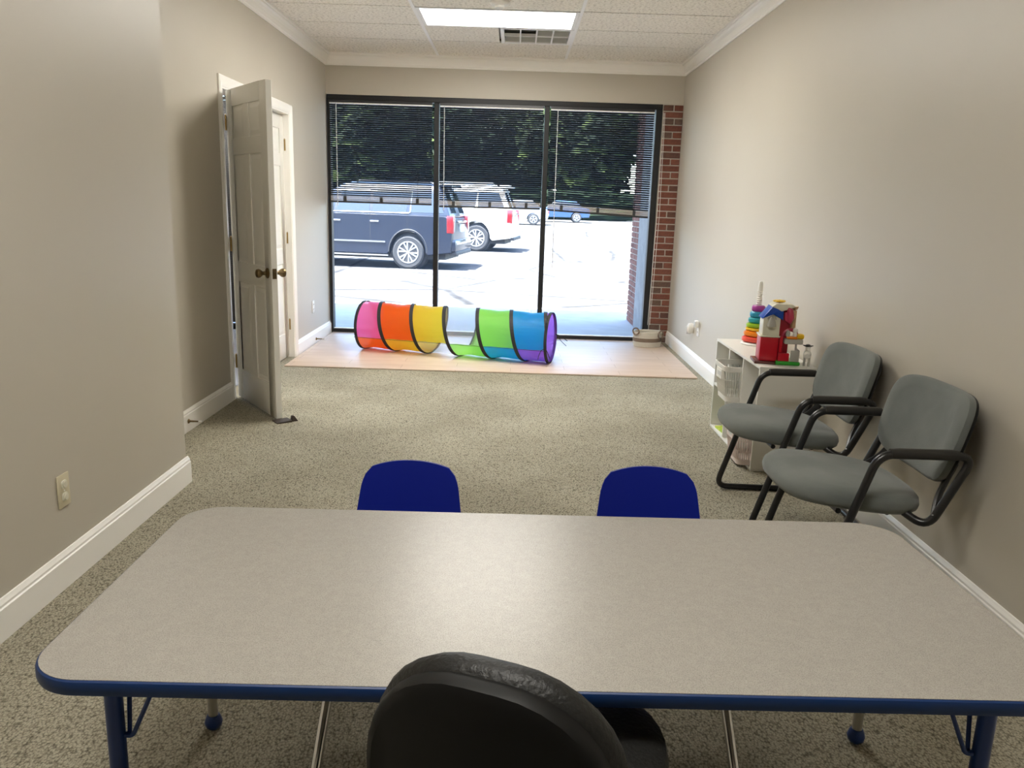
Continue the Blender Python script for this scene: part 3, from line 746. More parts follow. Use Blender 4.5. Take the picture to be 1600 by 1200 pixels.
MB().lathe([(.028, .06), (.028, .22), (.018, .221), (.018, .345), (.05, .346), (.05, .3595)], n=16).build('gas_column', 'black_shell', oc, smooth=True)
for k in range(5):
    a = 2*PI*k/5+.3; d = Vector((math.cos(a), math.sin(a), 0))
    lg = MB().tube([d*.02+Vector((0, 0, .095)), d*.14+Vector((0, 0, .088)), d*.27+Vector((0, 0, .070))], [.024, .020, .014], 10).build('base_spoke', 'black_shell', oc, smooth=True)
    c = d*.262+Vector((0, 0, .026)); s_ = Vector((-d.y, d.x, 0))
    MB().tube([c-s_*.022, c+s_*.022], .026, 14).build('caster', 'black_shell', lg, smooth=True)
    MB().tube([c+Vector((0, 0, .02)), c+Vector((0, 0, .05))], .008, 8).build('caster_stem', 'steel', lg)

# ------------------------------------------------------------------ grey guest chairs
gc = thing('guest_chair', 'grey fabric chair with black tube arms beside the cube shelf', 'chair', (1.25, 3.512, 0), 0, 'grey guest chairs along the wall')
# local x: world x - 1.25 ; faces -x
HW = .282
for sy in (-1, 1):
    y = sy*HW
    path = [(.30, y*.93, .0145), (-.205, y, .0145), (-.055, y, .590), (.245, y, .592), (.250, y, .575), (.150, y*.98, .345), (.05, y*.96, .352), (-.13, y*.96, .362)]
    pth = fillet([(.30, y*.93, .0145), (-.215, y, .0145), (-.040, y, .592), (.268, y, .592), (.155, y*.96, .336), (.05, y*.62, .404)], .055, 7)
    MB().tube(pth, .0140, 12).build('side_frame', 'black_tube', gc, smooth=True)
    MB().tube([(-.005, y, .594), (.02, y, .595), (.19, y, .595), (.215, y, .594)], [.0165, .0178, .0178, .0165], 14).build('arm_pad', 'arm_pad', gc, smooth=True)
MB().tube([(.295, -HW*.93, .0145), (.295, HW*.93, .0145)], .0138, 10).build('rear_floor_bar', 'black_tube', gc, smooth=True)
for x, z in ((-.125, .372), (.04, .372)):
    MB().tube([(x, -HW*.80, z), (x, HW*.80, z)], .010, 8).build('seat_crossbar', 'black_tube', gc, smooth=True)
def sup(n, w_, d_, e=2.6):
    out = []
    for k in range(n):
        a = 2*PI*k/n; c, s_ = math.cos(a), math.sin(a)
        out.append((math.copysign(abs(c)**(2/e), c)*w_/2, math.copysign(abs(s_)**(2/e), s_)*d_/2))
    return out
def seat_ring(sc, z, wd=.49, dd=.515):
    return [Vector((-.045+x, y, z+(-.10*x if True else 0)-.35*max(0, -x-.14)**1.0*.30)) for x, y in sup(40, wd*sc, dd*sc, 3.0)]
MB().loft([seat_ring(.80, .372), seat_ring(.93, .377), seat_ring(.985, .390), seat_ring(1.0, .406), seat_ring(.985, .424), seat_ring(.93, .438), seat_ring(.80, .447), seat_ring(.5, .450), seat_ring(.2, .451)]).build('seat', 'chair_fabric', gc, smooth=True)
LEAN = R(14)
def back_ring(sc, off, wd=.525, hh=.325, e=4.2):
    out = []
    for yy, zz in sup(44, wd*sc, hh*sc, e):
        # top is a little narrower, wraps forward at the sides
        yy2 = yy*(1-.10*max(0, -zz/hh+.0)) ; wrap = -.045*(yy/.25)**2
        x = off+wrap
        p = Vector((x*math.cos(LEAN)+zz*math.sin(LEAN), yy2, -x*math.sin(LEAN)+zz*math.cos(LEAN)))
        out.append(Vector((.272, 0, .612))+p)
    return out
MB().loft([back_ring(.4, -.033), back_ring(.75, -.031), back_ring(.92, -.024), back_ring(.99, -.010), back_ring(1.0, .004), back_ring(.985, .014)]).build('backrest', 'chair_fabric', gc, smooth=True)
MB().loft([back_ring(.982, .0145), back_ring(.975, .024), back_ring(.90, .032), back_ring(.5, .036)]).build('back_shell', 'black_shell', gc, smooth=True)
for sy in (-1, 1):
    MB().tube(fillet([(.170, sy*HW*.97, .375), (.205, sy*.215, .43), (.262, sy*.190, .54)], .04), .011, 8, flat=1.5).build('back_bracket', 'black_tube', gc, smooth=True)
dup(gc, (1.238, 2.775, 0), R(0), 'grey fabric chair with black tube arms nearest the table')

# ------------------------------------------------------------------ cube shelf
SX0, SX1, SY0, SY1, SH = 1.287, 1.586, 4.078, 4.985, .565
sh = thing('cube_shelf', 'low white six cube shelf against the wall', 'shelf', (SX0, SY0, 0))
dX, dY, th = SX1-SX0, SY1-SY0, .014
def pn(n, lo, hi): return MB().box(lo, hi).build(n, 'shelf_white', sh, bevel=.0012, seg=1)
pn('top_panel', (0, 0, SH-th), (dX, dY, SH)); pn('bottom_panel', (0, 0, 0), (dX, dY, th))
pn('end_panel', (0, 0, th), (dX, th, SH-th)); pn('end_panel', (0, dY-th, th), (dX, dY, SH-th))
divs = [th+(dY-2*th)*k/3 for k in range(4)]
for k in (1, 2): pn('divider', (0, divs[k]-th/2, th), (dX, divs[k]+th/2, SH-th))
for k in range(3): pn('middle_shelf', (.0, divs[k]+th/2, SH/2-th/2), (dX-.004, divs[k+1]-th/2, SH/2+th/2))
pn('back_panel', (dX-.0035, th, th), (dX, dY-th, SH-th))
def basket(label, loc, wy, dx, h_, m, group='white plastic baskets in the shelf'):
    t = thing('storage_basket', label, 'basket', loc, 0, group)
    def rg(s, z, ins=0): return [Vector((x, y, z)) for x, y in rrect(dx*s-2*ins, wy*s-2*ins, .035, 4)]
    MB().loft([rg(.84, 0), rg(.84, .004)]).build('base', m, t)
    rim = MB(); rim.loft([rg(1.0, h_-.030), rg(1.03, h_-.006), rg(1.03, h_), rg(1.0, h_, .002), rg(1.0, h_-.030, .004), rg(1.0, h_-.030)], cap=False); rim.build('rim', m, t, smooth=True)
    lo = MB(); lo.loft([rg(.84, .004), rg(.856, .03), rg(.856, .03, .003), rg(.84, .004, .003)], cap=False); lo.build('foot_band', m, t, smooth=True)
    n = 40; a, b_ = [Vector(p) for p in rg(.855, .029)], [Vector(p) for p in rg(1.0, h_-.029)]
    pa = []
    for ring in (a, b_):
        ln = [0]
        for i in range(len(ring)): ln.append(ln[-1]+(ring[(i+1) % len(ring)]-ring[i]).length)
        def at(q, ring=ring, ln=ln):
            q = q*ln[-1]
            for i in range(len(ring)):
                if q <= ln[i+1]:
                    f = (q-ln[i])/max(1e-9, ln[i+1]-ln[i]); return ring[i].lerp(ring[(i+1) % len(ring)], f)
            return ring[0]
        pa.append(at)
    nb = 72
    ribs = MB()
    for k in range(nb):
        p, q = pa[0](k/nb), pa[1](k/nb); ribs.tube([p, q], .0030, 4, cap=False)
    for z in (.33, .66):
        ribs.tube([pa[0](k/40).lerp(pa[1](k/40), z) for k in range(40)], .0022, 4, closed=True)
    o = ribs.build('rib_wall', m, t, kind='stuff')
    # solid handle plate with a slot on the front (-x) side
    MB().box((-dx/2-.003, -.055, h_-.085), (-dx/2+.004, .055, h_-.028)).build('handle_plate', m, t)
    MB().box((-dx/2-.0045, -.034, h_-.068), (-dx/2-.0025, .034, h_-.044)).build('handle_slot', 'vent_grey', t)
    return t
cy = lambda k: SY0+(divs[k]+divs[k+1])/2
basket('white slotted plastic basket jutting from the upper cube of the shelf', (1.335, cy(1), SH/2+th/2+.0008), .250, .27, .205, 'basket_white')
basket('pinkish white slotted basket in the lower cube behind the chair legs', (1.345, cy(0), th+.0008), .250, .27, .215, 'basket_pink')
# leafy toy in the upper basket
gt = thing('toy_plant', 'dark green toy plant poking out of the upper basket', 'toy', (1.39, cy(1)-.03, SH/2+th/2+.0058))
MB().tube([(0, 0, 0), (0, 0, .16)], .012, 8).build('stem', 'plant_green', gt)
for k in range(9):
    a = k*2.4; r = .03+.01*(k % 3); z = .13+.011*k
    c = Vector((r*math.cos(a), r*math.sin(a), z)); MB().lathe([(0, -.016), (.016, -.008), (.020, 0), (.014, .010), (0, .015)], c=c, n=8).build('leaf', 'plant_green', gt, smooth=True)
bk_ = thing('picture_book', 'green covered book lying flat in the lowest far cube', 'book', (1.355, cy(2)-.02, th+.0008), R(6))
MB().box((-.05, -.09, 0), (.09, .09, .012)).build('cover', 'book_green', bk_)
bk2 = thing('picture_book', 'red covered book behind the green one in the lowest far cube', 'book', (1.51, cy(2)-.02, th+.0008), R(4))
MB().box((-.055, -.09, 0), (.055, .09, .014)).build('cover', 'book_red', bk2)

# stacking ring toy
rt_ = thing('stacking_rings', 'rainbow ring stacking tower at the back of the shelf top', 'toy', (1.470, 4.80, SH+.0005))
MB().lathe([(0, 0), (.082, 0), (.086, .006), (.080, .014), (.02, .016), (0, .016)], n=28).build('base', 'toy_white', rt_, smooth=True)
z = .016
for nm, r, h_ in (('toy_coral', .083, .034), ('toy_orange', .074, .034), ('toy_yellow', .066, .020), ('toy_lime', .064, .026), ('toy_teal', .054, .034), ('toy_cyan', .048, .036), ('toy_purple', .040, .036)):
    MB().lathe([(.022, z), (r*.82, z), (r*.97, z+h_*.22), (r, z+h_*.5), (r*.97, z+h_*.78), (r*.82, z+h_-.001), (.022, z+h_-.001)], n=28).build('ring', nm, rt_, smooth=True); z += h_
pr = [(.018, z-.02)]
for i in range(7): pr += [(.013, z+.002+.0125*i), (.0165, z+.008+.0125*i)]
pr += [(.0125, z+.092), (.0135, z+.115), (.010, z+.140), (0, z+.146)]
MB().lathe(pr, n=16).build('post', 'toy_white', rt_, smooth=True)

# farm playset
fm = thing('toy_playset', 'red and white toy barn playset with blue roof on the shelf', 'toy', (1.395, 4.225, SH+.0005), R(-8))
def tb(n, m, lo, hi, bev=.003, rot=None, par=fm): return MB().box(lo, hi, rot).build(n, m, par, bevel=bev, seg=2)
# local x to the right (wall), y away from the camera
tb('base_slab', 'toy_brown', (-.105, -.075, 0), (.0, .085, .014)); tb('grass_base', 'toy_green', (.002, -.082, 0), (.125, .060, .020), .006)
tb('barn_wall', 'toy_red', (-.082, -.060, .0145), (.010, .060, .140)); tb('barn_side', 'toy_darkred', (.011, -.052, .0205), (.060, .060, .280))
tb('floor_ledge', 'toy_cream', (-.088, -.066, .1405), (.018, .064, .149)); tb('upper_wall', 'toy_cream', (-.076, -.058, .1495), (.010, .056, .250))
tb('porch_step', 'toy_red', (.012, -.076, .0205), (.068, -.054, .062)); tb('porch_post', 'toy_red', (.014, -.072, .063), (.030, -.054, .150))
rf = MB(); rf.loft([[Vector((-.086, -.066, .236)), Vector((-.034, -.066, .306)), Vector((.020, -.066, .300)), Vector((.022, -.066, .232)), Vector((-.03, -.066, .262))],
                    [Vector((-.086, .062, .236)), Vector((-.034, .062, .306)), Vector((.020, .062, .300)), Vector((.022, .062, .232)), Vector((-.03, .062, .262))]])
rf.build('blue_roof', 'toy_blue', fm, bevel=.004)
rc = MB(); rc.loft([[Vector((-.042, -.070, .302)), Vector((-.020, -.070, .318)), Vector((.060, -.070, .318)), Vector((.080, -.070, .306)), Vector((.040, -.070, .290)), Vector((.010, -.070, .278)), Vector((-.010, -.070, .290))],
                    [Vector((-.042, .060, .302)), Vector((-.020, .060, .318)), Vector((.060, .060, .318)), Vector((.080, .060, .306)), Vector((.040, .060, .290)), Vector((.010, .060, .278)), Vector((-.010, .060, .290))]])
rc.build('white_roof', 'toy_cream', fm, bevel=.003)
MB().lathe([(0, .210), (.014, .206), (.022, .198), (.024, .204), (.018, .226), (.010, .244), (.006, .250), (0, .251)], c=(-.036, -.072, .0), n=16).build('bell', 'toy_grey', fm, smooth=True)
MB().tube(arc((-.036, -.070, .236), .020, 0, PI, 10), .0035, 6).build('bell_bracket', 'toy_grey', fm)
MB().tube([(.040, -.058, .300), (.052, -.064, .285), (.058, -.066, .245), (.052, -.066, .225), (.042, -.064, .235), (.034, -.06, .275)], [.010, .016, .018, .015, .013, .010], 10).build('slide', 'toy_rose', fm, smooth=True)
tb('silo_wall', 'toy_tan', (.062, -.040, .180), (.092, .040, .285), .006); MB().lathe([(.020, .285), (.026, .300), (.024, .302), (0, .302)], c=(.080, 0, 0), n=14).build('silo_rim', 'toy_tan', fm)
fl = MB().lathe([(0, .0), (.010, .002), (.012, .008), (.006, .014), (0, .015)], c=(.004, 0, .3185), n=12).build('flower', 'toy_yellow', fm, smooth=True)
for k in range(6):
    a = 2*PI*k/6; MB().lathe([(0, -.004), (.012, -.001), (.013, .004), (0, .008)], c=(.004+.020*math.cos(a), .020*math.sin(a), .325), n=8).build('petal', 'toy_yellow', fl, smooth=True)
MB().tube(arc((.066, -.05, .150), .034, 0, PI, 14), .009, 8).build('arch', 'toy_rose', fm, smooth=True)
tb('balcony', 'toy_grey', (.036, -.082, .112), (.130, -.010, .138), .006); tb('balcony_floor', 'toy_orange', (.048, -.078, .1385), (.100, -.030, .150), .004); tb('hay_bale', 'toy_yellow', (.098, -.070, .1385), (.136, -.030, .165), .008)
MB().lathe([(0, .1505), (.011, .152), (.012, .166), (.009, .172), (.013, .180), (.011, .192), (0, .197)], c=(.088, -.060, 0), n=12).build('white_figure', 'toy_white', fm, smooth=True)
MB().lathe([(0, .1505), (.010, .152), (.012, .168), (.008, .180), (0, .184)], c=(.052, -.066, 0), n=12).build('grey_figure', 'toy_grey', fm, smooth=True)
tb('pen_fence', 'toy_grey', (.072, -.080, .0205), (.118, -.070, .080), .003); tb('pen_fence', 'toy_grey', (.112, -.068, .0205), (.120, .050, .080), .003); tb('balcony_post', 'toy_grey', (.094, -.066, .0205), (.104, -.056, .1115), .002)
cow = thing('toy_cow', 'small white and black toy cow beside the toy barn', 'toy', (1.548, 4.150, SH+.0005), R(70))
for q in ((-.016, -.011), (.016, -.011), (-.016, .011), (.016, .011)): MB().tube([(*q, 0), (*q, .045)], .006, 8).build('leg', 'toy_grey', cow)
MB().tube([(-.032, 0, .058), (-.026, 0, .060), (.012, 0, .061), (.028, 0, .068)], [.010, .020, .020, .013], 12).build('body', 'toy_white', cow, smooth=True)
MB().tube([(.024, 0, .072), (.036, 0, .090), (.052, 0, .086)], [.012, .014, .009], 10).build('head', 'toy_white', cow, smooth=True)
for s_ in (-1, 1): MB().tube([(.034, s_*.010, .098), (.034, s_*.026, .102)], [.005, .002], 8).build('ear', 'toy_black', cow)
MB().lathe([(0, .092), (.014, .096), (.012, .106), (0, .110)], c=(.034, 0, 0), n=10).build('dark_patch', 'toy_black', cow, smooth=True)

# ------------------------------------------------------------------ outlets
def outlet(label, loc, rz, m, caps):
    t = thing('wall_outlet', label, 'outlet', loc, rz)      # local: plate in yz, out is +x
    MB().box((0, -.036, -.058), (.006, .036, .058)).build('cover_plate', m, t, bevel=.003)
    for z in (-.022, .022):
        p = MB().loft([[Vector((.006, x, z+y)) for x, y in rrect(.034, .030, .010, 4)], [Vector((.010 if caps else .008, x, z+y)) for x, y in rrect(.032, .028, .010, 4)]]).build('socket', 'plug_clear' if caps else m, t)
        if not caps:
            for s_ in (-.006, .006): MB().box((.0078, s_-.0015, z-.003), (.0088, s_+.0015, z+.007)).build('slot', 'dark_slot', p)
        else: MB().lathe([(.012, .010), (.011, .014), (0, .0145)], c=(0, 0, z), axis='x', n=14).build('safety_cap', 'plug_clear', p, smooth=True)
    MB().lathe([(.003, .006), (.003, .0075), (0, .008)], axis='x', n=8).build('screw', 'light_metal', t)
    return t
outlet('cream outlet with two safety caps on the near wall', (XN+.0005, 2.618, .336), 0, 'plate_cream', True)
outlet('white outlet low on the wall between shut door and window', (XL+.0005, 7.53, .352), 0, 'plate_white', False)
outlet('white outlet with a plugged-in adapter on the right wall', (XR-.0005, 6.86, .345), PI, 'plate_white', False)
ad = thing('plug_adapter', 'small grey plug adapter in the right wall outlet', 'adapter', (XR-.0100, 6.845, .395), PI)
MB().box((0, -.028, -.03), (.030, .028, .03)).build('body', 'plate_white', ad, bevel=.006); MB().box((.030, -.022, -.022), (.033, .022, .022)).build('face', 'vent_grey', ad)
ad2 = thing('air_freshener', 'white oval plug-in device on the wall nearer the window', 'plug-in', (XR-.0005, 7.06, .325), PI)
MB().lathe([(0, .0), (.022, .002), (.026, .02), (.024, .045), (.014, .055), (0, .057)], axis='x', n=18, sy=1.9).build('body', 'plate_white', ad2, smooth=True)
MB().box((.02, -.009, -.05), (.062, .009, .02)).build('bottle', 'vent_grey', ad2, bevel=.004)

# ------------------------------------------------------------------ room beyond the open door
AX0 = -4.1
struct('wall_side_room', MB().box((AX0-.1, 3.5, 0), (AX0, YF+.1, ZC)), 'wall_paint', 'wall of the side room beyond the open door', 'wall')
struct('wall_side_room_near', MB().box((AX0, 3.56, 0), (XL-T, YN, ZC)), 'wall_paint', 'near wall of the side room beyond the open door', 'wall')
struct('wall_side_room_far', MB().box((AX0, YF, 2.36), (XL-T, YF+.1, ZC)), 'wall_paint', 'wall band above the side room window', 'wall')
struct('floor_side_room', MB().box((AX0, YN, .0005), (XL-T, YF, .006)), 'grey_room_floor', 'blue grey floor of the side room', 'floor')
struct('ceiling_side_room', MB().box((AX0, YN, ZC+.001), (XL-T-.001, YF, ZC+.03)), 'runner', 'white ceiling of the side room', 'ceiling')
tl = thing('ceiling_light', 'lit ceiling panel in the side room', 'ceiling light', (-3.0, 6.6, ZC))
MB().box((-.30, -.60, -.012), (.30, .60, 0)).build('lamp_frame', 'runner', tl); MB().box((-.27, -.57, -.016), (.27, .57, -.0125)).build('lamp_lens', 'lamp_lens', tl)
sbw = thing('window_2', 'black framed window of the side room', 'window', (0, YF, 0), kind='structure')
for lo, hi in (((AX0, 0, 2.30), (XL-T, .1, 2.36)), ((AX0, 0, 0), (XL-T, .1, .05)), ((AX0, 0, .05), (AX0+.05, .1, 2.3)), ((-3.05, 0, .05), (-3.0, .1, 2.3))): MB().box(lo, hi).build('frame_bar', 'black_frame', sbw)
MB().box((AX0+.05, .06, .05), (XL-T, .066, 2.3)).build('pane', 'window_glass', sbw)
bl = thing('window_blind', 'black full length blind in the side room beyond the door', 'blind', (-3.03, YF-.03, 2.28))
MB().box((-1.03, -.014, -.03), (1.03, .014, 0)).build('head_rail', 'black_slat', bl)
sm = MB().box((-1.03, -.0015, -.013), (1.03, .0015, .013), rot=(R(-12), 0, 0)).mesh('slat'); sm.materials.append(MATS['black_slat'])
for k in range(96): link('slat', sm, bl, (0, 0, -.045-.0225*k))
MB().box((-1.03, -.012, -2.225), (1.03, .012, -2.205)).build('bottom_rail', 'bottom_rail', bl)

# ------------------------------------------------------------------ outside
def gz(y):
    P_ = [(8.3, -.085), (11.6, -.10), (20.6, -.29), (26, -.133), (50, .23), (60, .346), (130, .9)]
    for (a, za), (b_, zb) in zip(P_, P_[1:]):
        if y <= b_: return za+(zb-za)*(y-a)/(b_-a)
    return P_[-1][1]
ys = [11.6, 14, 17, 20.6, 23, 26, 30, 35, 40, 50, 60, 90, 130]
vs = []; fs = []
for y in ys: vs += [(-60, y, gz(y)), (60, y, gz(y))]
for i in range(len(ys)-1): fs.append((2*i, 2*i+1, 2*i+3, 2*i+2))
me = bpy.data.meshes.new('parking_lot'); me.from_pydata(vs, [], fs); me.materials.append(MATS['asphalt'])
tag(link('parking_lot', me), 'sunlit cracked asphalt parking lot outside the window', 'parking lot', kind='structure')
sw = struct('sidewalk', MB().box((-40, YF+.10, -.30), (40, 11.6, -.16)), 'concrete', 'pale concrete walk right outside the window', 'sidewalk')
x = -14.0
slab = MB().box((-.99, YF+.105, -.16), (.99, 11.59, -.085)).mesh('slab', bevel=.006, seg=1); slab.materials.append(MATS['concrete'])
for k in range(14): link('slab', slab, sw, (-13.1+2.0*k+.35, 0, 0))
struct('trim_5', MB().box((-12, YF+.10, -.16), (12, YF+.16, 0)), 'concrete', 'concrete threshold below the storefront window', 'threshold')
# building front: roof overhang and the brick fin
ov = struct('soffit', MB().box((-14, YF+.22, 2.74), (14, 11.0, 3.9)), 'soffit', 'building overhang above the storefront walk', 'overhang')
struct('wall_outside', MB().box((XR+T, YF+.05, -.2), (14, YF+.25, 2.74)), 'mortar', 'storefront wall beyond the right wall', 'wall')
struct('wall_outside_left', MB().box((-14, YF+.05, -.2), (AX0-.1, YF+.25, 2.74)), 'mortar', 'storefront wall beyond the side room', 'wall')
fin = struct('brick_fin', MB().box((1.512, 9.93, -.085), (2.0, 10.50, 2.74)), 'mortar', 'red brick pier on the walk outside the window', 'brick pier')
struct('fin_panel', MB().box((1.50, YF+.22, -.085), (1.60, 9.915, 2.74)), 'grey_panel', 'grey blue panel between window frame and outside brick pier', 'panel')
nC = 42; ch = 2.82/nC; bl_ = .203
for c in range(nC):
    z = -.085+ch*(c+.5); y = 9.922-(0 if c % 2 == 0 else bl_/2)
    while y < 10.50:
        a, b_ = max(y, 9.922), min(y+bl_-J, 10.508)
        if b_-a > .03: link('brick', brickmesh(.03, b_-a, ch-J, random.choice([0, 2, 2, 1])), fin, (1.515+random.uniform(-.002, .002), (a+b_)/2, z))
        y += bl_

# cars --------------------------------------------------------------
def wheel(par, x, y, r, sgn, spokes=6):
    """sgn: side the rim faces (+1 = +y)"""
    wv = MB().lathe([(r*.66, -.12), (r*.90, -.125), (r*.985, -.10), (r, -.06), (r, .06), (r*.985, .10), (r*.90, .125), (r*.66, .12)], c=(x, y, r), axis='y', n=36).build('tyre', 'tyre', par, smooth=True)
    MB().lathe([(0, sgn*.02), (r*.66, sgn*.02), (r*.66, sgn*.03), (0, sgn*.03)], c=(x, y, r), axis='y', n=28).build('brake_disc', 'car_trim', wv)
    MB().lathe([(r*.67, sgn*.05), (r*.67, sgn*.126), (r*.60, sgn*.128), (r*.58, sgn*.10), (r*.58, sgn*.05), (r*.67, sgn*.05)], c=(x, y, r), axis='y', n=32).build('rim', 'alloy', wv, smooth=True)
    for k in range(spokes):
        a = 2*PI*k/spokes+.26
        for d in (-.20, .20):
            p0 = Vector((x+r*.10*math.cos(a), y+sgn*.10, r+r*.10*math.sin(a))); p1 = Vector((x+r*.60*math.cos(a+d), y+sgn*.11, r+r*.60*math.sin(a+d)))
            MB().tube([p0, p1], [r*.065, r*.05], 6).build('spoke', 'alloy', wv, smooth=True)
    MB().lathe([(0, sgn*.125), (r*.09, sgn*.12), (r*.14, sgn*.09)], c=(x, y, r), axis='y', n=14).build('hub_cap', 'alloy', wv, smooth=True)
def suv(name, label, loc, rz, body, dark_trim, WR=.405, chrome=True, g='large cars in the lot'):
    """local +x = front, rear axle at x=0, wheels on z=0"""
    t = thing(name, label, 'car', loc, rz); HWc = 1.0; wb = 2.98
    ar = WR*1.17
    low = [(-1.10, .42)]
    def arch(cx): return [(cx+ar*math.cos(PI-a), WR*1.0+ar*math.sin(a)) for a in [PI*i/12 for i in range(13)]]
    low += [(-ar-.06, .34)]+[(px, pz) for px, pz in arch(0)]+[(ar+.05, .34), (wb-ar-.05, .34)]+arch(wb)+[(wb+ar+.05, .36), (wb+.92, .42), (wb+.98, .70), (wb+.93, 1.02), (wb+.70, 1.14), (wb-.22, 1.22), (-.95, 1.20), (-1.08, 1.14), (-1.14, .85)]
    cxm, czm = 1.4, .75
    def lay(y, s): return [Vector((cxm+(a-cxm)*(1-(1-s)*.35), y, czm+(b_-czm)*s)) for a, b_ in low]
    MB().loft([lay(-HWc, .955), lay(-HWc+.03, .985), lay(-HWc+.12, 1.0), lay(HWc-.12, 1.0), lay(HWc-.03, .985), lay(HWc, .955)]).build('lower_body', body, t, bevel=0, smooth=True)
    # greenhouse
    def gr(z, x0, x1, hw): return [Vector((px, py, z)) for px, py in ((x0, -hw), (x1, -hw), (x1+.04, 0), (x1, hw), (x0, hw), (x0-.03, 0))]
    MB().loft([gr(1.16, -1.04, wb-.10, HWc-.055), gr(1.22, -1.03, wb-.20, HWc-.065), gr(1.72, -.80, wb-1.06, HWc-.20), gr(1.82, -.70, wb-1.25, HWc-.26), gr(1.87, -.45, wb-1.45, HWc-.36)]).build('cabin', body, t, bevel=.03, seg=2)
    fx0 = lambda z: -1.03+.23*(z-1.22)/.5; fx1 = lambda z: wb-.20-.86*(z-1.22)/.5; hy = lambda z: HWc-.065-.135*(z-1.22)/.5
    for sg in (-1, 1):
        for (xa, xb, xc, xd) in ((-.88, -.02, -.02, -.68), (.06, .92, .92, .0), (1.00, 1.84, 1.72, 1.00), (1.92, 2.55, 1.98, 1.86)):
            if xa > 1.9 and False: continue
            z0, z1 = 1.255, 1.66
            q = [(xa, z0), (xb, z0), (xc, z1), (xd, z1)]
            o = .006
            MB().loft([[Vector((a, sg*(hy(b_)+o-.02), b_)) for a, b_ in q], [Vector((a, sg*(hy(b_)+o), b_)) for a, b_ in q]]).build('side_window', 'car_glass', t)
        if chrome:
            z0, z1 = 1.235, 1.685
            pth = [(2.58, 1.25), (2.55, z0), (.0, z0), (-.04, z0+.02), (-.065, z1), (.4, z1+.005), (1.7, z1), (2.0, 1.66), (2.58, 1.25)]
            MB().tube([(a, sg*(hy(b_)+.012), b_) for a, b_ in pth], .014, 6).build('window_trim', 'chrome', t)
            MB().box((ar+.10, sg*(HWc+.000)-.012, .60), (wb-ar-.08, sg*(HWc+.000)+.012, .635)).build('side_moulding', 'chrome', t)
            MB().box((ar+.02, sg*(HWc-.02)-.07, .30), (wb-ar-.02, sg*(HWc-.02)+.05, .335)).build('running_board', 'chrome', t)
        for xh in (.74, 1.72):
            MB().box((xh, sg*(HWc-.012)-.02, 1.03), (xh+.22, sg*(HWc-.012)+.022, 1.065)).build('door_handle', 'chrome' if chrome else body, t, bevel=.008)
        for xs in (.02, .96, 1.92):
            MB().box((xs-.006, sg*(HWc-.002)-.012, .42 if xs > .5 else .86), (xs+.006, sg*(HWc-.002)+.004, 1.20)).build('door_seam', 'car_trim', t)
        MB().tube([(-.55, sg*.66, 1.86), (-.45, sg*.66, 1.91), (1.3, sg*.66, 1.91), (1.4, sg*.66, 1.87)], .018, 6).build('roof_rail', 'car_trim', t)
        MB().box((-1.135, sg*(HWc-.105)-.10, .83), (-.96, sg*(HWc-.105)+.108, 1.20)).build('tail_lamp', 'lamp_red', t, bevel=.02)
        MB().box((-1.137, sg*(HWc-.16)-.035, .84), (-1.00, sg*(HWc-.16)+.03, 1.18)).build('reverse_lamp', 'lamp_clear', t, bevel=.01)
        MB().box((2.20, sg*(HWc+.05)-.10, 1.22), (2.42, sg*(HWc+.05)+.10, 1.40)).build('wing_mirror', body, t, bevel=.03)
        MB().tube([(ar*1.03*math.cos(a), sg*(HWc-.008), WR+ar*1.03*math.sin(a)) for a in [PI*i/16 for i in range(17)]], .016, 6).build('wheel_arch_lip', 'car_trim' if dark_trim else body, t, smooth=True)
        for xw in (0, wb):
            wheel(t, xw, sg*(HWc-.13), WR, sg)
            MB().lathe([(ar*.98, -.30), (ar*.98, .0), (0, .0)], c=(xw, sg*(HWc-.16)-(0 if sg > 0 else -.30), WR), axis='y', n=24).build('wheel_well', 'car_trim', t)
    # tail
    MB().loft([[Vector((-1.042+.23*(z-1.22)/.5-.012, y, z)) for y, z in ((-.80, 1.26), (.80, 1.26), (.68, 1.68), (-.68, 1.68))], [Vector((-1.042+.23*(z-1.22)/.5+.03, y, z)) for y, z in ((-.80, 1.26), (.80, 1.26), (.68, 1.68), (-.68, 1.68))]]).build('rear_window', 'car_glass', t)
    MB().box((-1.20, -.97, .44), (-1.02, .97, .70)).build('rear_bumper', body, t, bevel=.05)
    MB().box((-1.215, -.90, .60), (-1.18, .90, .64)).build('bumper_strip', 'chrome', t)
    MB().box((-1.21, -.92, .36), (-1.03, .92, .455)).build('bumper_valance', 'car_trim', t, bevel=.02)
    MB().box((-1.17, -.20, .86), (-1.12, .20, 1.02)).build('number_plate', 'plate_white', t)
    MB().box((-1.175, -.45, 1.06), (-1.10, .45, 1.10)).build('tailgate_strip', 'chrome', t, bevel=.01)
    MB().box((-1.0, -.62, 1.80), (-.66, .62, 1.86)).build('roof_spoiler', body, t, bevel=.02)
    MB().box((-.9, -.8, .24), (wb+.7, .8, .44)).build('underbody', 'car_trim', t)
    for ch in t.children:
        if ch.name.split('.')[0] in ('tyre', 'wheel_well', 'underbody'): continue
        for v_ in ch.data.vertices:
            if v_.co.z > .42: v_.co.z = .42+(v_.co.z-.42)*1.14
    return t
suv('sport_utility_car', 'dark navy large car with chrome trim parked nearest the window', (-2.48, 21.1, gz(21.1)-.002), R(180-8), 'car_dark', True)
suv('sport_utility_car', 'white large car parked behind the dark navy one', (-1.10, 27.0, gz(27)-.002), R(180-7), 'car_white', False, .41, False)
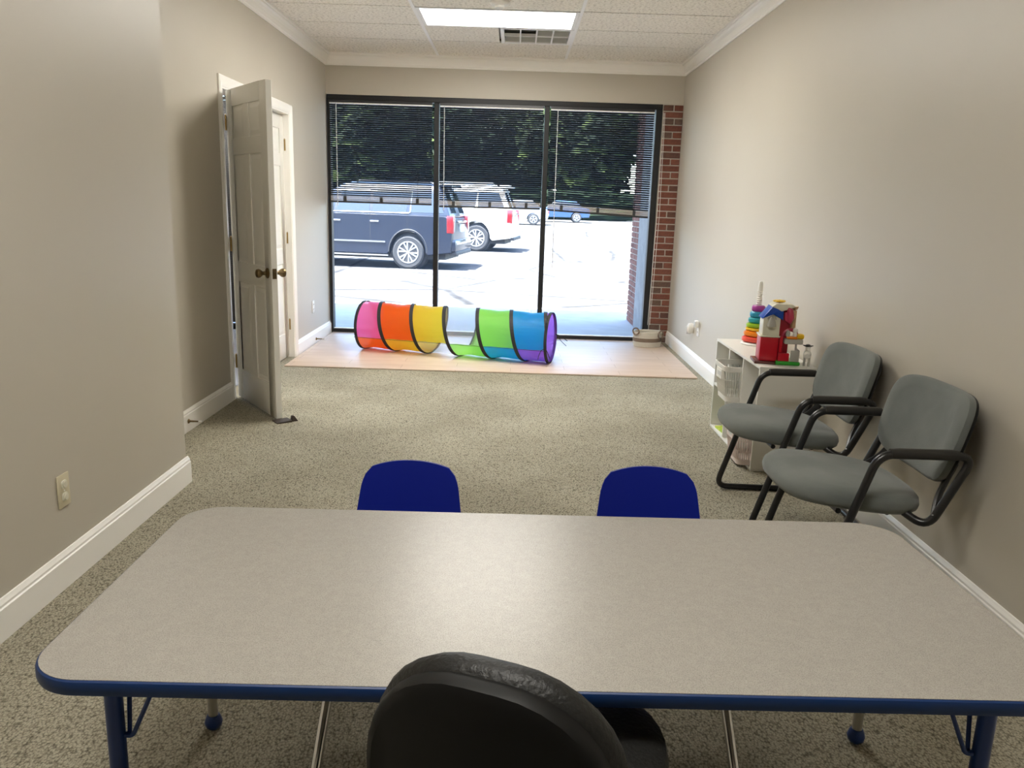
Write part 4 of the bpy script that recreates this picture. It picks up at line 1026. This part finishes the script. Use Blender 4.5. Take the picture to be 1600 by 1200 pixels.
def sedan(label, loc, rz, body):
    t = thing('parked_car', label, 'car', loc, rz); WR = .33; ar = .38; wb = 2.7
    def arch(cx): return [(cx+ar*math.cos(PI-a), WR+ar*math.sin(a)) for a in [PI*i/8 for i in range(9)]]
    low = [(-.85, .35)]+arch(0)+arch(wb)+[(wb+.8, .35), (wb+.85, .62), (wb+.5, .82), (wb-.5, .95), (-.6, .98), (-.88, .90), (-.92, .6)]
    lay = lambda y, s: [Vector((1.3+(a-1.3)*(1-(1-s)*.4), y, .6+(b_-.6)*s)) for a, b_ in low]
    MB().loft([lay(-.9, .93), lay(-.8, 1), lay(.8, 1), lay(.9, .93)]).build('lower_body', body, t)
    gr = lambda z, a, b_, h_: [Vector(p) for p in ((a, -h_, z), (b_, -h_, z), (b_, h_, z), (a, h_, z))]
    MB().loft([gr(.93, -.5, wb-.55, .80), gr(1.38, .0, wb-1.15, .62), gr(1.43, .2, wb-1.3, .5)]).build('cabin', 'car_glass', t, bevel=.03)
    MB().loft([gr(1.37, -.01, wb-1.14, .63), gr(1.445, .2, wb-1.3, .52)]).build('roof', body, t)
    for sg in (-1, 1):
        for xw in (0, wb): wheel(t, xw, sg*.80, WR, sg, 5)
        MB().box((wb+.62, sg*.62-.2, .62), (wb+.84, sg*.62+.2, .76)).build('head_lamp', 'lamp_clear', t, bevel=.02)
        MB().box((-.93, sg*.66-.18, .68), (-.78, sg*.66+.18, .84)).build('tail_lamp', 'lamp_red', t, bevel=.02)
    return t
sedan('silver car parked far off past the white one', (1.1, 50, gz(50)), R(180), 'car_silver')
sedan('blue car parked far off, seen below the crooked blind', (4.2, 57.0, gz(57)), R(180), 'car_blue')

# trees -------------------------------------------------------------
def crown_mesh(name, n, rx, rz, zc, seed, ls=.42):
    rnd = random.Random(seed); vs = []; fs = []
    lobes = [(rnd.uniform(-.55, .55)*rx, rnd.uniform(-.55, .55)*rx, zc+rnd.uniform(-.55, .55)*rz, rnd.uniform(.45, .62)) for _ in range(11)]
    for i in range(n):
        lx, ly, lz, lr = rnd.choice(lobes); d = Vector((rnd.gauss(0, 1), rnd.gauss(0, 1), rnd.gauss(0, 1))).normalized()*(rnd.random()**.35)
        c = Vector((lx+d.x*lr*rx, ly+d.y*lr*rx, lz+d.z*lr*rz)); u = Vector((rnd.gauss(0, 1), rnd.gauss(0, 1), rnd.gauss(0, .6))).normalized(); v_ = u.orthogonal().normalized(); q = rnd.uniform(.6, 1.3)*ls
        o = len(vs); vs += [tuple(c-u*q), tuple(c+v_*q*.5), tuple(c+u*q), tuple(c-v_*q*.5)]; fs.append((o, o+1, o+2, o+3))
    me = bpy.data.meshes.new(name); me.from_pydata(vs, [], fs); return me
cm = [crown_mesh('foliage', 9000, 5.2, 4.4, 4.7, 11, .5), crown_mesh('foliage', 9000, 4.8, 5.0, 5.0, 23, .5)]
cl_ = []
for k, c in enumerate(cm):
    c.materials.append(MATS['leaf_shade']); d = c.copy(); d.materials.clear(); d.materials.append(MATS['leaf_sunlit']); cl_.append(d)
trunk = MB().tube([(0, 0, -.3), (.05, .03, 1.5), (.0, .0, 3.5), (.2, .1, 6.0)], [.34, .26, .22, .12], 10).mesh('trunk'); trunk.materials.append(MATS['bark'])
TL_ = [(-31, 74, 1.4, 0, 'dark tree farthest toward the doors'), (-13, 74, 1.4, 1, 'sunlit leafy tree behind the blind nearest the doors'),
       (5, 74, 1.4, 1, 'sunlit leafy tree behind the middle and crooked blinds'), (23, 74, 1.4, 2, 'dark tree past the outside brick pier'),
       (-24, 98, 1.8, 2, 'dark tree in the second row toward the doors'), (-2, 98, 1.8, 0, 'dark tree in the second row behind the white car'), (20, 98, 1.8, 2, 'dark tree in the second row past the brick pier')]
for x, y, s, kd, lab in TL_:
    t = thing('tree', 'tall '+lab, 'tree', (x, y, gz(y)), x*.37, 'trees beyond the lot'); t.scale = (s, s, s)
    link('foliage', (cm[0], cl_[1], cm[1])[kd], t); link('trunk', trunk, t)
hm = crown_mesh('foliage', 7000, 1.0, 1.0, 1.0, 5, .30)
hv = [(v.co.x*12.5, v.co.y*.8, max(.02, v.co.z*1.1)) for v in hm.vertices]
for v, c in zip(hm.vertices, hv): v.co = c
hm.materials.append(MATS['leaf_shade'])
for x, lab in ((-31.5, 'dark hedge below the trees toward the doors'), (0, 'dark hedge below the trees behind the middle pane'), (31.5, 'dark hedge below the trees past the brick pier')):
    t = thing('hedge', 'long low '+lab, 'hedge', (x, 63.5, gz(63.5)), 0, 'hedges beyond the lot'); link('foliage', hm, t)
